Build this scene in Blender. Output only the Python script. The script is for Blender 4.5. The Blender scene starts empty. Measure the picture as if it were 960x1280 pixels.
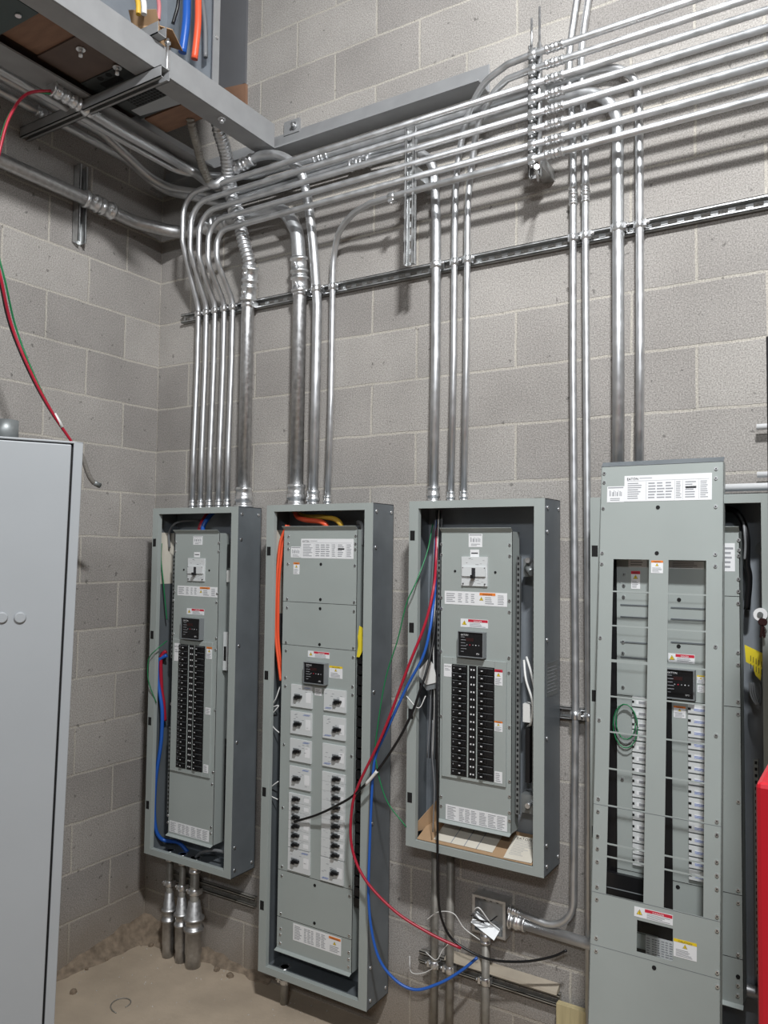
import bpy, math, random
from mathutils import Vector, Matrix
random.seed(7)
C = bpy.context.scene.collection
V = Vector
# ------------------------------------------------------------------ camera (solved from the block courses)
CAM = V((2.92563, -2.62255, 1.78069)); YAW, PITCH, ROLL, FPX = -0.559564, 0.048630, 0.0123308, 995.687
fw = V((math.sin(YAW)*math.cos(PITCH), math.cos(YAW)*math.cos(PITCH), math.sin(PITCH)))
rt = V((math.cos(YAW), -math.sin(YAW), 0)); up = rt.cross(fw)
RT = math.cos(ROLL)*rt + math.sin(ROLL)*up; UP = -math.sin(ROLL)*rt + math.cos(ROLL)*up
cam = bpy.data.objects.new('camera', bpy.data.cameras.new('camera')); C.objects.link(cam)
cam.matrix_world = Matrix((( RT.x, UP.x, -fw.x, CAM.x), (RT.y, UP.y, -fw.y, CAM.y), (RT.z, UP.z, -fw.z, CAM.z), (0, 0, 0, 1)))
cam.data.sensor_fit = 'VERTICAL'; cam.data.sensor_height = 32; cam.data.lens = FPX/1280*32
cam.data.clip_start = .02
bpy.context.scene.camera = cam
def at(u, v, ax='y', val=0.0):
    """survey helper: where the sight line of a photo point meets a real plane of the room"""
    d = ((u-480)/FPX)*RT - ((v-640)/FPX)*UP + fw
    i = 'xyz'.index(ax); t = (val-CAM[i])/d[i]
    return CAM + d*t
def atp(u, v, n, p):
    d = ((u-480)/FPX)*RT - ((v-640)/FPX)*UP + fw
    return CAM + d*((p-CAM).dot(n)/d.dot(n))
# ------------------------------------------------------------------ materials
def mat(name, col, rough=.5, metal=0., noise=0., nscale=30., bump=0., bscale=200., trans=0., alpha=1., spec=.5, stretch=None):
    m = bpy.data.materials.new(name); m.use_nodes = True
    N = m.node_tree.nodes; L = m.node_tree.links; b = N['Principled BSDF']
    b.inputs['Base Color'].default_value = (*col, 1); b.inputs['Roughness'].default_value = rough
    b.inputs['Metallic'].default_value = metal; b.inputs['Specular IOR Level'].default_value = spec
    if trans: b.inputs['Transmission Weight'].default_value = trans; b.inputs['IOR'].default_value = 1.2
    tc = N.new('ShaderNodeNewGeometry')
    src = tc.outputs['Position']
    if stretch:
        mp = N.new('ShaderNodeMapping'); mp.inputs['Scale'].default_value = stretch
        L.new(src, mp.inputs['Vector']); src = mp.outputs['Vector']
    if noise:
        n = N.new('ShaderNodeTexNoise'); n.inputs['Scale'].default_value = nscale; n.inputs['Detail'].default_value = 4
        L.new(src, n.inputs['Vector'])
        r = N.new('ShaderNodeMapRange'); r.inputs['From Min'].default_value = .3; r.inputs['From Max'].default_value = .7
        r.inputs['To Min'].default_value = 1-noise; r.inputs['To Max'].default_value = 1+noise
        L.new(n.outputs['Fac'], r.inputs['Value'])
        x = N.new('ShaderNodeVectorMath'); x.operation = 'SCALE'; x.inputs[0].default_value = col
        L.new(r.outputs['Result'], x.inputs['Scale']); L.new(x.outputs['Vector'], b.inputs['Base Color'])
        if metal > .5:
            rr = N.new('ShaderNodeMapRange'); rr.inputs['From Min'].default_value = .3; rr.inputs['From Max'].default_value = .7
            rr.inputs['To Min'].default_value = rough-.06; rr.inputs['To Max'].default_value = rough+.1
            L.new(n.outputs['Fac'], rr.inputs['Value']); L.new(rr.outputs['Result'], b.inputs['Roughness'])
    if bump:
        n2 = N.new('ShaderNodeTexNoise'); n2.inputs['Scale'].default_value = bscale; L.new(src, n2.inputs['Vector'])
        bp = N.new('ShaderNodeBump'); bp.inputs['Strength'].default_value = bump; bp.inputs['Distance'].default_value = .002
        L.new(n2.outputs['Fac'], bp.inputs['Height']); L.new(bp.outputs['Normal'], b.inputs['Normal'])
    return m
def s(r, g, b): return tuple(((c/255+.055)/1.055)**2.4 if c > 10 else c/255/12.92 for c in (r, g, b))
M = dict(
 emt=mat('galvanized_conduit', (.62, .63, .64), .44, .9, .07, 25),
 rmc=mat('rigid_steel_conduit', (.52, .52, .52), .42, .95, .14, 60),
 bright=mat('bright_zinc', (.78, .79, .80), .33, .95, .08, 60),
 strut=mat('galvanized_strut', (.60, .61, .61), .45, .9, .12, 40),
 dust=mat('dusty_steel', s(150, 147, 140), .55, .5, .15, 30),
 steel=mat('raw_sheet_steel', s(132, 136, 136), .45, .55, .12, 20),
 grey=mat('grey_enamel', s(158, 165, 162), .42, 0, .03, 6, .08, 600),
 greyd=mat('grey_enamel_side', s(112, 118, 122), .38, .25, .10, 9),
 beam=mat('primed_steel', s(148, 149, 150), .5, .2, .06, 15),
 inner=mat('cabinet_interior', s(138, 144, 150), .42, .2, .08, 12),
 light=mat('light_grey_paint', s(158, 162, 165), .45, 0, .02, 5),
 white=mat('white_sticker', s(228, 229, 230), .55),
 plastic=mat('pale_plastic', s(205, 208, 208), .5),
 mid=mat('grey_plastic', s(120, 124, 126), .5),
 print=mat('grey_print', s(150, 152, 156), .7),
 ink=mat('black_ink', s(40, 40, 44), .6),
 black=mat('black_plastic', s(22, 22, 24), .38),
 hole=mat('dark_opening', s(12, 12, 13), .8),
 red=mat('red_print', s(196, 40, 62), .5),
 orange=mat('orange_print', s(226, 128, 52), .5),
 yellow=mat('yellow_print', s(232, 200, 40), .5),
 tag=mat('yellow_tag', s(225, 205, 50), .45),
 wred=mat('red_insulation', s(168, 30, 52), .35), wblue=mat('blue_insulation', s(38, 92, 178), .35),
 wgreen=mat('green_insulation', s(28, 120, 72), .35), wblack=mat('black_insulation', s(20, 20, 22), .35),
 worange=mat('orange_insulation', s(232, 92, 58), .4), wyellow=mat('yellow_insulation', s(205, 165, 60), .4),
 wwhite=mat('white_insulation', s(225, 225, 222), .4), wgrey=mat('grey_insulation', s(120, 122, 124), .4),
 wpink=mat('pink_insulation', s(196, 120, 125), .4),
 braid=mat('grey_braid', s(128, 124, 118), .7, .2, .25, 300, .5, 500),
 redpaint=mat('red_enamel', s(190, 24, 40), .35, 0, .02, 5),
 plank=mat('dusty_plank', s(168, 158, 142), .8, 0, .1, 14),
 wood=mat('pine_board', s(186, 172, 132), .65, 0, .10, 14, stretch=(9, 9, 1)),
 ply=mat('plywood', s(132, 100, 80), .7, 0, .12, 12, stretch=(1, 4, 1)),
 card=mat('brown_cardboard', s(170, 140, 108), .75, 0, .06, 20),
 paper=mat('paper_sheet', s(212, 206, 192), .7, 0, .04, 12),
 dark=mat('dark_steel', s(58, 62, 62), .5, .2, .12, 20),
 copper=mat('brown_panel', s(92, 76, 68), .6, 0, .15, 12),
 board=mat('wall_shade_grey', s(98, 99, 102), .7, 0, .04, 9),
 clear=mat('clear_cover', (.86, .88, .88), .0, 0, trans=1, spec=.2),
 keys=mat('dark_keys', s(58, 34, 34), .4, .3),
)
def wall_material(name, axis, shift):
    m = bpy.data.materials.new(name); m.use_nodes = True
    N = m.node_tree.nodes; L = m.node_tree.links; b = N['Principled BSDF']
    g = N.new('ShaderNodeNewGeometry'); sp = N.new('ShaderNodeSeparateXYZ'); L.new(g.outputs['Position'], sp.inputs[0])
    ad = N.new('ShaderNodeMath'); ad.operation = 'ADD'; ad.inputs[1].default_value = shift; L.new(sp.outputs[axis], ad.inputs[0])
    # hand-laid: joints wander a few millimetres
    w = N.new('ShaderNodeTexNoise'); w.inputs['Scale'].default_value = 7; w.inputs['Detail'].default_value = 3; L.new(g.outputs['Position'], w.inputs['Vector'])
    wm = N.new('ShaderNodeMath'); wm.operation = 'MULTIPLY_ADD'; wm.inputs[1].default_value = .012; wm.inputs[2].default_value = -.006
    L.new(w.outputs['Fac'], wm.inputs[0])
    az = N.new('ShaderNodeMath'); az.operation = 'ADD'; L.new(sp.outputs['Z'], az.inputs[0]); L.new(wm.outputs[0], az.inputs[1])
    ax = N.new('ShaderNodeMath'); ax.operation = 'ADD'; L.new(ad.outputs[0], ax.inputs[0]); L.new(wm.outputs[0], ax.inputs[1])
    cb = N.new('ShaderNodeCombineXYZ'); L.new(ax.outputs[0], cb.inputs['X']); L.new(az.outputs[0], cb.inputs['Y'])
    br = N.new('ShaderNodeTexBrick'); L.new(cb.outputs[0], br.inputs['Vector'])
    br.offset = .5; br.inputs['Scale'].default_value = 1; br.inputs['Brick Width'].default_value = .4064; br.inputs['Row Height'].default_value = .2032
    br.inputs['Mortar Size'].default_value = .0052; br.inputs['Mortar Smooth'].default_value = .25; br.inputs['Bias'].default_value = 0
    br.inputs['Color1'].default_value = (*s(148, 144, 140), 1); br.inputs['Color2'].default_value = (*s(166, 162, 157), 1)
    br.inputs['Mortar'].default_value = (*s(178, 173, 164), 1)
    # pores and speckle
    n1 = N.new('ShaderNodeTexNoise'); n1.inputs['Scale'].default_value = 210; n1.inputs['Detail'].default_value = 3; n1.inputs['Roughness'].default_value = .7
    L.new(g.outputs['Position'], n1.inputs['Vector'])
    r1 = N.new('ShaderNodeMapRange'); r1.inputs['From Min'].default_value = .3; r1.inputs['From Max'].default_value = .7
    r1.inputs['To Min'].default_value = .56; r1.inputs['To Max'].default_value = 1.38; L.new(n1.outputs['Fac'], r1.inputs['Value'])
    n2 = N.new('ShaderNodeTexNoise'); n2.inputs['Scale'].default_value = 3.2; n2.inputs['Detail'].default_value = 6; L.new(g.outputs['Position'], n2.inputs['Vector'])
    r2 = N.new('ShaderNodeMapRange'); r2.inputs['From Min'].default_value = .3; r2.inputs['From Max'].default_value = .7
    r2.inputs['To Min'].default_value = .88; r2.inputs['To Max'].default_value = 1.1; L.new(n2.outputs['Fac'], r2.inputs['Value'])
    n3 = N.new('ShaderNodeTexNoise'); n3.inputs['Scale'].default_value = 34; n3.inputs['Detail'].default_value = 5; L.new(g.outputs['Position'], n3.inputs['Vector'])
    r3 = N.new('ShaderNodeMapRange'); r3.inputs['From Min'].default_value = .665; r3.inputs['From Max'].default_value = .70
    r3.inputs['To Min'].default_value = 1; r3.inputs['To Max'].default_value = .55; L.new(n3.outputs['Fac'], r3.inputs['Value'])
    m0 = N.new('ShaderNodeMath'); m0.operation = 'MULTIPLY'; L.new(r1.outputs[0], m0.inputs[0]); L.new(r3.outputs[0], m0.inputs[1])
    mm = N.new('ShaderNodeMath'); mm.operation = 'MULTIPLY'; L.new(m0.outputs[0], mm.inputs[0]); L.new(r2.outputs[0], mm.inputs[1])
    sc = N.new('ShaderNodeVectorMath'); sc.operation = 'SCALE'; L.new(br.outputs['Color'], sc.inputs[0]); L.new(mm.outputs[0], sc.inputs['Scale'])
    # dirt splashed low on the wall
    dz = N.new('ShaderNodeMath'); dz.operation = 'MULTIPLY_ADD'; dz.inputs[1].default_value = .35; L.new(n2.outputs['Fac'], dz.inputs[0]); L.new(sp.outputs['Z'], dz.inputs[2])
    dr = N.new('ShaderNodeMapRange'); dr.inputs['From Min'].default_value = .22; dr.inputs['From Max'].default_value = .5
    dr.inputs['To Min'].default_value = .55; dr.inputs['To Max'].default_value = 0; L.new(dz.outputs[0], dr.inputs['Value'])
    mx = N.new('ShaderNodeMix'); mx.data_type = 'RGBA'; L.new(dr.outputs[0], mx.inputs['Factor']); L.new(sc.outputs['Vector'], mx.inputs['A'])
    mx.inputs['B'].default_value = (*s(140, 126, 108), 1); L.new(mx.outputs['Result'], b.inputs['Base Color'])
    b.inputs['Roughness'].default_value = .93; b.inputs['Specular IOR Level'].default_value = .2
    h = N.new('ShaderNodeMath'); h.operation = 'MULTIPLY_ADD'; h.inputs[1].default_value = -1.2; L.new(br.outputs['Fac'], h.inputs[0]); L.new(n1.outputs['Fac'], h.inputs[2])
    bp = N.new('ShaderNodeBump'); bp.inputs['Strength'].default_value = .55; bp.inputs['Distance'].default_value = .003
    L.new(h.outputs[0], bp.inputs['Height']); L.new(bp.outputs['Normal'], b.inputs['Normal'])
    return m
# ------------------------------------------------------------------ mesh builder
WL = {}
class MB:
    def __init__(self): self.v = []; self.f = []; self.m = []; self.sm = []; self.mats = []
    def mi(self, m):
        m = M[m] if isinstance(m, str) else m
        if m not in self.mats: self.mats.append(m)
        return self.mats.index(m)
    def add(self, vs, fs, m, smooth=False):
        o = len(self.v); k = self.mi(m); self.v += [V(p) for p in vs]
        for f in fs: self.f.append([i+o for i in f]); self.m.append(k); self.sm.append(smooth)
        return self
    def box(self, x0, x1, y0, y1, z0, z1, m, T=None):
        if x0 > x1: x0, x1 = x1, x0
        if y0 > y1: y0, y1 = y1, y0
        if z0 > z1: z0, z1 = z1, z0
        vs = [V((x, y, z)) for z in (z0, z1) for y in (y0, y1) for x in (x0, x1)]
        if T: vs = [T @ p for p in vs]
        return self.add(vs, [(0, 2, 3, 1), (4, 5, 7, 6), (0, 1, 5, 4), (2, 6, 7, 3), (0, 4, 6, 2), (1, 3, 7, 5)], m)
    def hexa(self, P, m):      # eight points, bottom ring then top ring
        return self.add(P, [(3, 2, 1, 0), (4, 5, 6, 7), (0, 1, 5, 4), (1, 2, 6, 5), (2, 3, 7, 6), (3, 0, 4, 7)], m)
    def tube(self, pts, r, m, seg=14, cap=True, radii=None):
        pts = [V(p) for p in pts]; n = len(pts); rings = []
        t = (pts[1]-pts[0]).normalized(); a = V((0, 0, 1)) if abs(t.z) < .9 else V((1, 0, 0))
        nn = (a - t*a.dot(t)).normalized(); vs = []
        for i in range(n):
            if i == 0: tt = pts[1]-pts[0]
            elif i == n-1: tt = pts[-1]-pts[-2]
            else: tt = (pts[i+1]-pts[i]).normalized() + (pts[i]-pts[i-1]).normalized()
            tt.normalize(); nn = (nn - tt*nn.dot(tt)).normalized(); b = tt.cross(nn)
            rr = radii[i] if radii else r
            vs += [pts[i] + (nn*math.cos(2*math.pi*k/seg) + b*math.sin(2*math.pi*k/seg))*rr for k in range(seg)]
        fs = [(i*seg+k, i*seg+(k+1) % seg, (i+1)*seg+(k+1) % seg, (i+1)*seg+k) for i in range(n-1) for k in range(seg)]
        self.add(vs, fs, m, True)
        if cap:
            o = len(self.v)-len(vs); k = self.mi(m)
            self.f.append([o+i for i in reversed(range(seg))]); self.m.append(k); self.sm.append(False)
            self.f.append([o+(n-1)*seg+i for i in range(seg)]); self.m.append(k); self.sm.append(False)
        return self
    def cyl(self, p, q, r, m, seg=12): return self.tube([p, q], r, m, seg)
    def prism(self, poly, y0, y1, m):   # poly in (x, z)
        n = len(poly); vs = [V((x, y0, z)) for x, z in poly] + [V((x, y1, z)) for x, z in poly]
        return self.add(vs, [tuple(range(n)), tuple(reversed(range(n, 2*n)))] + [(i, i+n, (i+1) % n+n, (i+1) % n) for i in range(n)], m)
    def text(self, t, o, size, m, R=V((1, 0, 0)), U=V((0, 0, 1)), depth=.0003, width=None):
        cu = bpy.data.curves.new('t', 'FONT'); cu.body = t; cu.size = size; cu.resolution_u = 2
        ob = bpy.data.objects.new('t', cu); C.objects.link(ob)
        me = bpy.data.meshes.new_from_object(ob.evaluated_get(bpy.context.evaluated_depsgraph_get()))
        w = max([p.co.x for p in me.vertices] or [1]); k = (width/w) if width else 1
        n = R.cross(U)
        self.add([V(o) + R*(p.co.x*k) + U*p.co.y + n*depth for p in me.vertices], [tuple(f.vertices) for f in me.polygons], m)
        bpy.data.objects.remove(ob); bpy.data.curves.remove(cu); bpy.data.meshes.remove(me)
        return self
    def build(self, name, parent=None, bevel=0):
        me = bpy.data.meshes.new(name)
        xs = [p.x for p in self.v]; ys = [p.y for p in self.v]; zs = [p.z for p in self.v]
        o = V(((min(xs)+max(xs))/2, (min(ys)+max(ys))/2, min(zs)))
        me.from_pydata([p-o for p in self.v], [], self.f)
        for m in self.mats: me.materials.append(m)
        me.polygons.foreach_set('material_index', self.m); me.polygons.foreach_set('use_smooth', self.sm); me.update()
        ob = bpy.data.objects.new(name, me); C.objects.link(ob)
        ob.location = o - (WL[parent.name] if parent else V((0, 0, 0)))
        if parent: ob.parent = parent
        WL[ob.name] = o
        if bevel:
            b = ob.modifiers.new('bevel', 'BEVEL'); b.width = bevel; b.segments = 2; b.limit_method = 'ANGLE'
        return ob
def tag(o, label, cat, group=None, kind=None):
    if label: o['label'] = label
    if cat: o['category'] = cat
    if group: o['group'] = group
    if kind: o['kind'] = kind
    return o
def lab(o, label): o['label'] = label; return o
def empty(name, loc, label, cat, group=None):
    o = bpy.data.objects.new(name, None); C.objects.link(o); o.location = loc; o.empty_display_size = .05
    WL[o.name] = V(loc); return tag(o, label, cat, group)
def fillet(pts, r=.1, n=7):
    pts = [V(p) for p in pts]; out = [pts[0]]
    for i in range(1, len(pts)-1):
        a, b, c = pts[i-1], pts[i], pts[i+1]; u = (a-b); w = (c-b); ang = u.angle(w)
        if ang > math.pi-.02: out.append(b); continue
        d = min(r/math.tan(ang/2), u.length*.48, w.length*.48); p0 = b+u.normalized()*d; p1 = b+w.normalized()*d
        rr = d*math.tan(ang/2); cc = b + (u.normalized()+w.normalized()).normalized()*(rr/math.sin(ang/2))
        v0 = (p0-cc); v1 = (p1-cc); th = v0.angle(v1); ax = v0.cross(v1).normalized()
        for k in range(n+1): out.append(cc + Matrix.Rotation(th*k/n, 3, ax) @ v0)
    out.append(pts[-1]); return out
def smooth(pts, n=8):
    P = [V(p) for p in pts]; P = [2*P[0]-P[1]] + P + [2*P[-1]-P[-2]]; out = []
    for i in range(1, len(P)-2):
        a, b, c, d = P[i-1:i+3]
        for k in range(n):
            t = k/n; out.append(.5*((2*b)+(c-a)*t+(2*a-5*b+4*c-d)*t*t+(3*b-a-3*c+d)*t**3))
    out.append(P[-2]); return out
# ------------------------------------------------------------------ the room
def setting(name, mb): return tag(mb.build(name), None, None, kind='structure')
RX, FY, CZ = 5.6, -5.2, 5.4
setting('wall_back', MB().box(0, RX, 0, .2, 0, CZ, wall_material('block_wall_back', 'X', 0)))
setting('wall_left', MB().box(-.2, 0, FY, .2, 0, CZ, wall_material('block_wall_left', 'Y', .2032)))
pl = mat('painted_wall', s(140, 138, 134), .9)
setting('wall_right', MB().box(RX, RX+.2, FY, .2, 0, CZ, pl))
setting('wall_front', MB().box(-.2, RX+.2, FY-.2, FY, 0, CZ, pl))
setting('ceiling', MB().box(-.2, RX+.2, FY-.2, .2, CZ, CZ+.1, mat('roof_deck', s(120, 120, 120), .8)))
fm = mat('dusty_concrete', s(172, 157, 138), .85, 0, .13, 5, .5, 60)
setting('floor', MB().box(-.2, RX+.2, FY-.2, .2, -.1, 0, fm))
# crumbled mortar fillet where the slab meets the block
mb = MB(); vs = []; n1, n2 = 46, 7
def fil(px, py, w, h):
    for j in range(n2): 
        t = j/(n2-1); yield w*t, h*(1-t)**1.8
pathp = [(0, -1.3+i*.045) for i in range(29)] + [(0.0+i*.045, 0) for i in range(1, 18)]
for i, (px, py) in enumerate(pathp):
    near = max(0, 1-abs(i-28)/12)
    w = .03+.05*near+random.uniform(-.012, .016); h = .022+.07*near+random.uniform(-.014, .018)
    for j in range(n2):
        t = j/(n2-1); a = w*t; hh = h*(1-t)**1.6 + (random.uniform(-.004, .006) if 0 < j < n2-1 else 0)
        if i < 28: q = V((a, py, hh))
        elif i == 28: q = V((a, -a, hh))
        else: q = V((px, -a, hh))
        if j == n2-1: q.z = -.002
        if i > 28 and i < 31: q.x = max(q.x, a) if i == 29 else q.x
        if i in (27, 26): q.y = min(q.y, -a)
        vs.append(q)
fs = [(i*n2+j, (i+1)*n2+j, (i+1)*n2+j+1, i*n2+j+1) for i in range(len(pathp)-1) for j in range(n2-1)]
mb.add(vs, fs, mat('crumbled_mortar', s(128, 114, 98), .95, 0, .35, 30, 1., 45), True)
setting('trim_1', mb)
# grit on the slab
P = [V((.36+.05*math.cos(a)+.01*a, -.45+.045*math.sin(a), .0025)) for a in [i*.3 for i in range(17)]]
tag(MB().tube(P, .0022, 'dust', 6).build('wire_offcut'), 'thin curled wire offcut lying on the dusty floor in the left corner', 'wire')
rb = mat('mortar_lump', s(124, 110, 94), .95, 0, .2, 40)
for i in range(16):
    x, y = random.uniform(.03, .16), -random.uniform(.03, .75)
    if i > 10: x, y = random.uniform(.1, .6), -random.uniform(.03, .09)
    r = random.uniform(.006, .016); vs = []; n = 7
    for k in range(3):
        rr = r*(1, .85, .35)[k]; zz = r*(-.3, .45, .8)[k]
        vs += [V((x+rr*random.uniform(.75, 1.2)*math.cos(6.283*j/n), y+rr*random.uniform(.75, 1.2)*math.sin(6.283*j/n), zz+.004)) for j in range(n)]
    fs = [(k*n+j, k*n+(j+1) % n, (k+1)*n+(j+1) % n, (k+1)*n+j) for k in range(2) for j in range(n)]+[tuple(range(2*n, 3*n))]
    tag(MB().add(vs, fs, rb).build('mortar_lump'), 'crumb of fallen mortar lying where the block wall meets the floor', 'rubble', 'mortar crumbs at the wall foot')
mb = MB()
for i in range(130):
    x = random.uniform(.05, 1.3); y = -abs(random.gauss(0, .3))-.03
    r = random.uniform(.001, .0038)
    mb.add([V((x-r, y, 0)), V((x, y-r, 0)), V((x+r, y, 0)), V((x, y+r, 0)), V((x, y, r))], [(0, 1, 4), (1, 2, 4), (2, 3, 4), (3, 0, 4)], 'dust')
tag(mb.build('grit'), 'loose grit scattered on the dusty concrete floor', 'grit', kind='stuff')
# ------------------------------------------------------------------ strut
def strut(name_, p, q, open_dir, m, label, group=None, w=.041, d=.021, slots=True):
    """channel from p to q (centre of its back), lips open towards open_dir"""
    p, q, o = V(p), V(q), V(open_dir); a = (q-p).normalized(); L = (q-p).length; sd = a.cross(o)
    T = Matrix((( a.x, sd.x, o.x, p.x), (a.y, sd.y, o.y, p.y), (a.z, sd.z, o.z, p.z), (0, 0, 0, 1)))
    mb = MB(); t = .0026; h = w/2
    n = max(1, int(L/.05)) if slots else 1; st = L/n
    if slots:                                            # back with punched slots
        mb.box(0, L, -h, -.007, 0, t, m, T); mb.box(0, L, .007, h, 0, t, m, T)
        for i in range(n+1):
            x0 = max(0, i*st-.011); x1 = min(L, i*st+.011); mb.box(x0, x1, -.007, .007, 0, t, m, T)
    else: mb.box(0, L, -h, h, 0, t, m, T)
    for sg in (-1, 1):
        mb.box(0, L, sg*h, sg*(h-t), 0, d, m, T); mb.box(0, L, sg*h, sg*(h-.0095), d-t, d, m, T)
        mb.box(0, L, sg*(h-.0095), sg*(h-.0075), d-.007, d, m, T)
    ob = mb.build(name_); return tag(ob, label, 'strut', group)
SD = .021
strut('strut_channel', (.165, -.0005, 2.85), (3.0, -.0005, 2.85), (0, -1, 0), 'strut', 'long slotted steel strut running level across the block wall, carrying the vertical conduits')
strut('strut_channel', at(508, 333, 'y', -.150)*1.0+V((.02, 0, 0)), V((at(508, 333, 'y', -.150).x+.02, -.150, 3.33)), (0, -1, 0), 'strut', 'short upright strut below the overhead conduits, left of the coupled rack', d=-.0+.021)
# ------------------------------------------------------------------ conduit
def arc(pts):
    L = [0]
    for a, b in zip(pts, pts[1:]): L.append(L[-1]+(b-a).length)
    return L
def along(pts, dist):
    L = arc(pts)
    if dist < 0: dist += L[-1]
    for i in range(len(pts)-1):
        if L[i+1] >= dist: t = (dist-L[i])/(L[i+1]-L[i]); return pts[i].lerp(pts[i+1], t), (pts[i+1]-pts[i]).normalized()
    return pts[-1], (pts[-1]-pts[-2]).normalized()
def near(pts, P):
    """distance along the run closest to P"""
    P = V(P); L = arc(pts); best = (9, 0)
    for i in range(len(pts)-1):
        a, b = pts[i], pts[i+1]; ab = b-a; t = max(0, min(1, (P-a).dot(ab)/ab.length_squared)); d = (a+ab*t-P).length
        if d < best[0]: best = (d, L[i]+t*ab.length)
    return best[1]
def coupling(pts, dist, r, parent, ln=None, name='coupling'):
    ln = ln or r*5.2; c, t = along(pts, dist); mb = MB()
    prof = [(-.5, .0), (-.5, .30), (-.42, .36), (-.40, .18), (-.15, .18), (-.13, .34), (-.06, .34), (-.05, .12), (.05, .12), (.06, .34), (.13, .34), (.15, .18), (.40, .18), (.42, .36), (.5, .30), (.5, 0)]
    P = [c+t*(a*ln) for a, _ in prof]; R = [r*1.02+r*b for _, b in prof]
    mb.tube(P, r, 'bright', 16, radii=R)
    side = t.cross(V((0, -1, 0)) if abs(t.y) < .9 else V((1, 0, 0))).normalized(); o = side.cross(t)
    for a in (-.28, .28):
        for sg in (-1, 1): mb.cyl(c+t*(a*ln)+o*sg*r, c+t*(a*ln)+o*sg*r*1.55, r*.28, 'bright', 8)
    return mb.build(name, parent)
def connector(P, t, r, parent, ln=None):
    P = V(P); t = V(t).normalized(); ln = ln or r*3.2
    mb = MB(); prof = [(0, .55), (.12, .55), (.13, .2), (.3, .2), (.32, .38), (.55, .38), (.58, .22), (.85, .22), (.88, .34), (1, .3), (1, 0)]
    mb.tube([P+t*(a*ln) for a, _ in prof], r, 'bright', 16, radii=[r*(1.02+b) for _, b in prof]); return mb.build('connector', parent)
def clamp(P, t, r, parent, wall=V((0, 1, 0)), m='bright'):
    """two-piece strut clamp: collar round the pipe, ears and bolt at its side"""
    P, t = V(P), V(t).normalized(); sd = t.cross(wall).normalized(); mb = MB()
    mb.tube([P-t*.0135, P-t*.012, P+t*.012, P+t*.0135], r, m, 16, radii=[r+.0005, r+.0025, r+.0025, r+.0005])
    T = Matrix((( sd.x, wall.x, t.x, P.x), (sd.y, wall.y, t.y, P.y), (sd.z, wall.z, t.z, P.z), (0, 0, 0, 1)))
    for k in (-1, 1):
        mb.box(k*(r+.001), k*(r+.0045), -.008, r+.004, -.012, .012, m, T)
    mb.box(r+.001, r+.010, -r*.5-.006, -r*.5+.008, -.010, .010, m, T)
    c = T @ V((r+.002, -r*.5, 0)); mb.cyl(c-sd*.014, c+sd*.018, .0032, m, 8); mb.cyl(c+sd*.011, c+sd*.016, .0065, m, 6)
    return mb.build('pipe_clamp', parent)
def conduit(pts, r, label, m='emt', bend=.12, group=None, couplings=(), clamps=(), conn=True, n=8, seg=16, name='conduit', raw=False):
    P = [V(p) for p in pts] if raw else fillet(pts, bend, n)
    ob = MB().tube(P, r, m, seg).build(name); tag(ob, label, 'conduit', group)
    for q in couplings: coupling(P, near(P, q), r, ob)
    for q in clamps:
        c, t = along(P, near(P, q)); clamp(c, t, r, ob)
    if conn: connector(P[-1], P[-2]-P[-1], r, ob)
    return ob, P
TOP = 1.9575
R34, R1, R114, R112, R2 = .0117, .0147, .0192, .0221, .0280
RY = -.162                                  # plane of the overhead rack
def rz(k): return 3.455-.052*(k-1)
# c3..c7: long run right to left, quarter bend down, offset back to the wall and down into the left cabinet
xs5 = [.293, .343, .396, .452, .503]
pos5 = ['outermost and leftmost', 'second from the outside', 'middle', 'second from the inside', 'innermost']
RACKX = 1.952
for i, k in enumerate((3, 4, 5, 6, 7)):
    x = xs5[i]; xt = x+.018; z = rz(k); zc = z-.26+(.02 if i < 2 else 0)
    ybot = -.045
    kp = max(zc, 3.02-.0*i)
    if i >= 3: kp = 2.985
    pts = [(3.35, RY, z), (xt, RY, z), (xt, RY, kp+.03), (x, -.036, 2.875), (x, -.036, 2.6), (x, ybot, 2.2), (x, ybot, TOP)]
    conduit(pts, R34, f'{pos5[i]} of five nested thin conduits bending down to the leftmost cabinet',
            group='nested conduits over the leftmost cabinet', bend=.10, couplings=[(RACKX+.078, RY, z)], clamps=[(x, -.036, 2.85), (RACKX, RY, z)])
# c8
z = rz(8)
P8 = [(3.35, RY, z+.006), (1.45, RY, z+.002)] + smooth([(1.3, -.155, z+.002), (1.2, -.125, z-.008), (1.11, -.085, z-.045), (1.062, -.05, z-.11), (1.047, -.038, z-.2), (1.047, -.036, 2.8)], 5) + [(1.047, -.036, 2.4), (1.047, -.05, TOP+.001)]
conduit(P8, R34, 'lowest thin conduit of the overhead rack, curving down to the second cabinet', raw=True, couplings=[(RACKX+.078, RY, z+.004)], clamps=[(1.047, -.036, 2.85), (RACKX, RY, z+.004), (1.40, RY, z)])
# c1, c2 drop to the third cabinet
for k, x, side in ((1, 1.600, 'upper'), (2, 1.652, 'lower')):
    z = rz(k); dx = (x-1.6)
    P = [(3.35, RY, z), (1.95, RY, z)] + smooth([(1.86, -.16, z-.004), (1.76+dx*.6, -.135, z-.03), (1.675+dx*.8, -.09, z-.1), (1.625+dx, -.05, z-.2), (x+.004, -.038, z-.32), (x, -.036, 2.95)], 5) + [(x, -.036, 2.5), (x, -.05, TOP+.003)]
    conduit(P, R34, f'{"topmost" if k == 1 else "second from top"} thin conduit of the overhead rack, dropping to the third cabinet', raw=True, couplings=[(RACKX+.078, RY, z)], clamps=[(x, -.036, 2.85), (RACKX, RY, z)])
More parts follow.
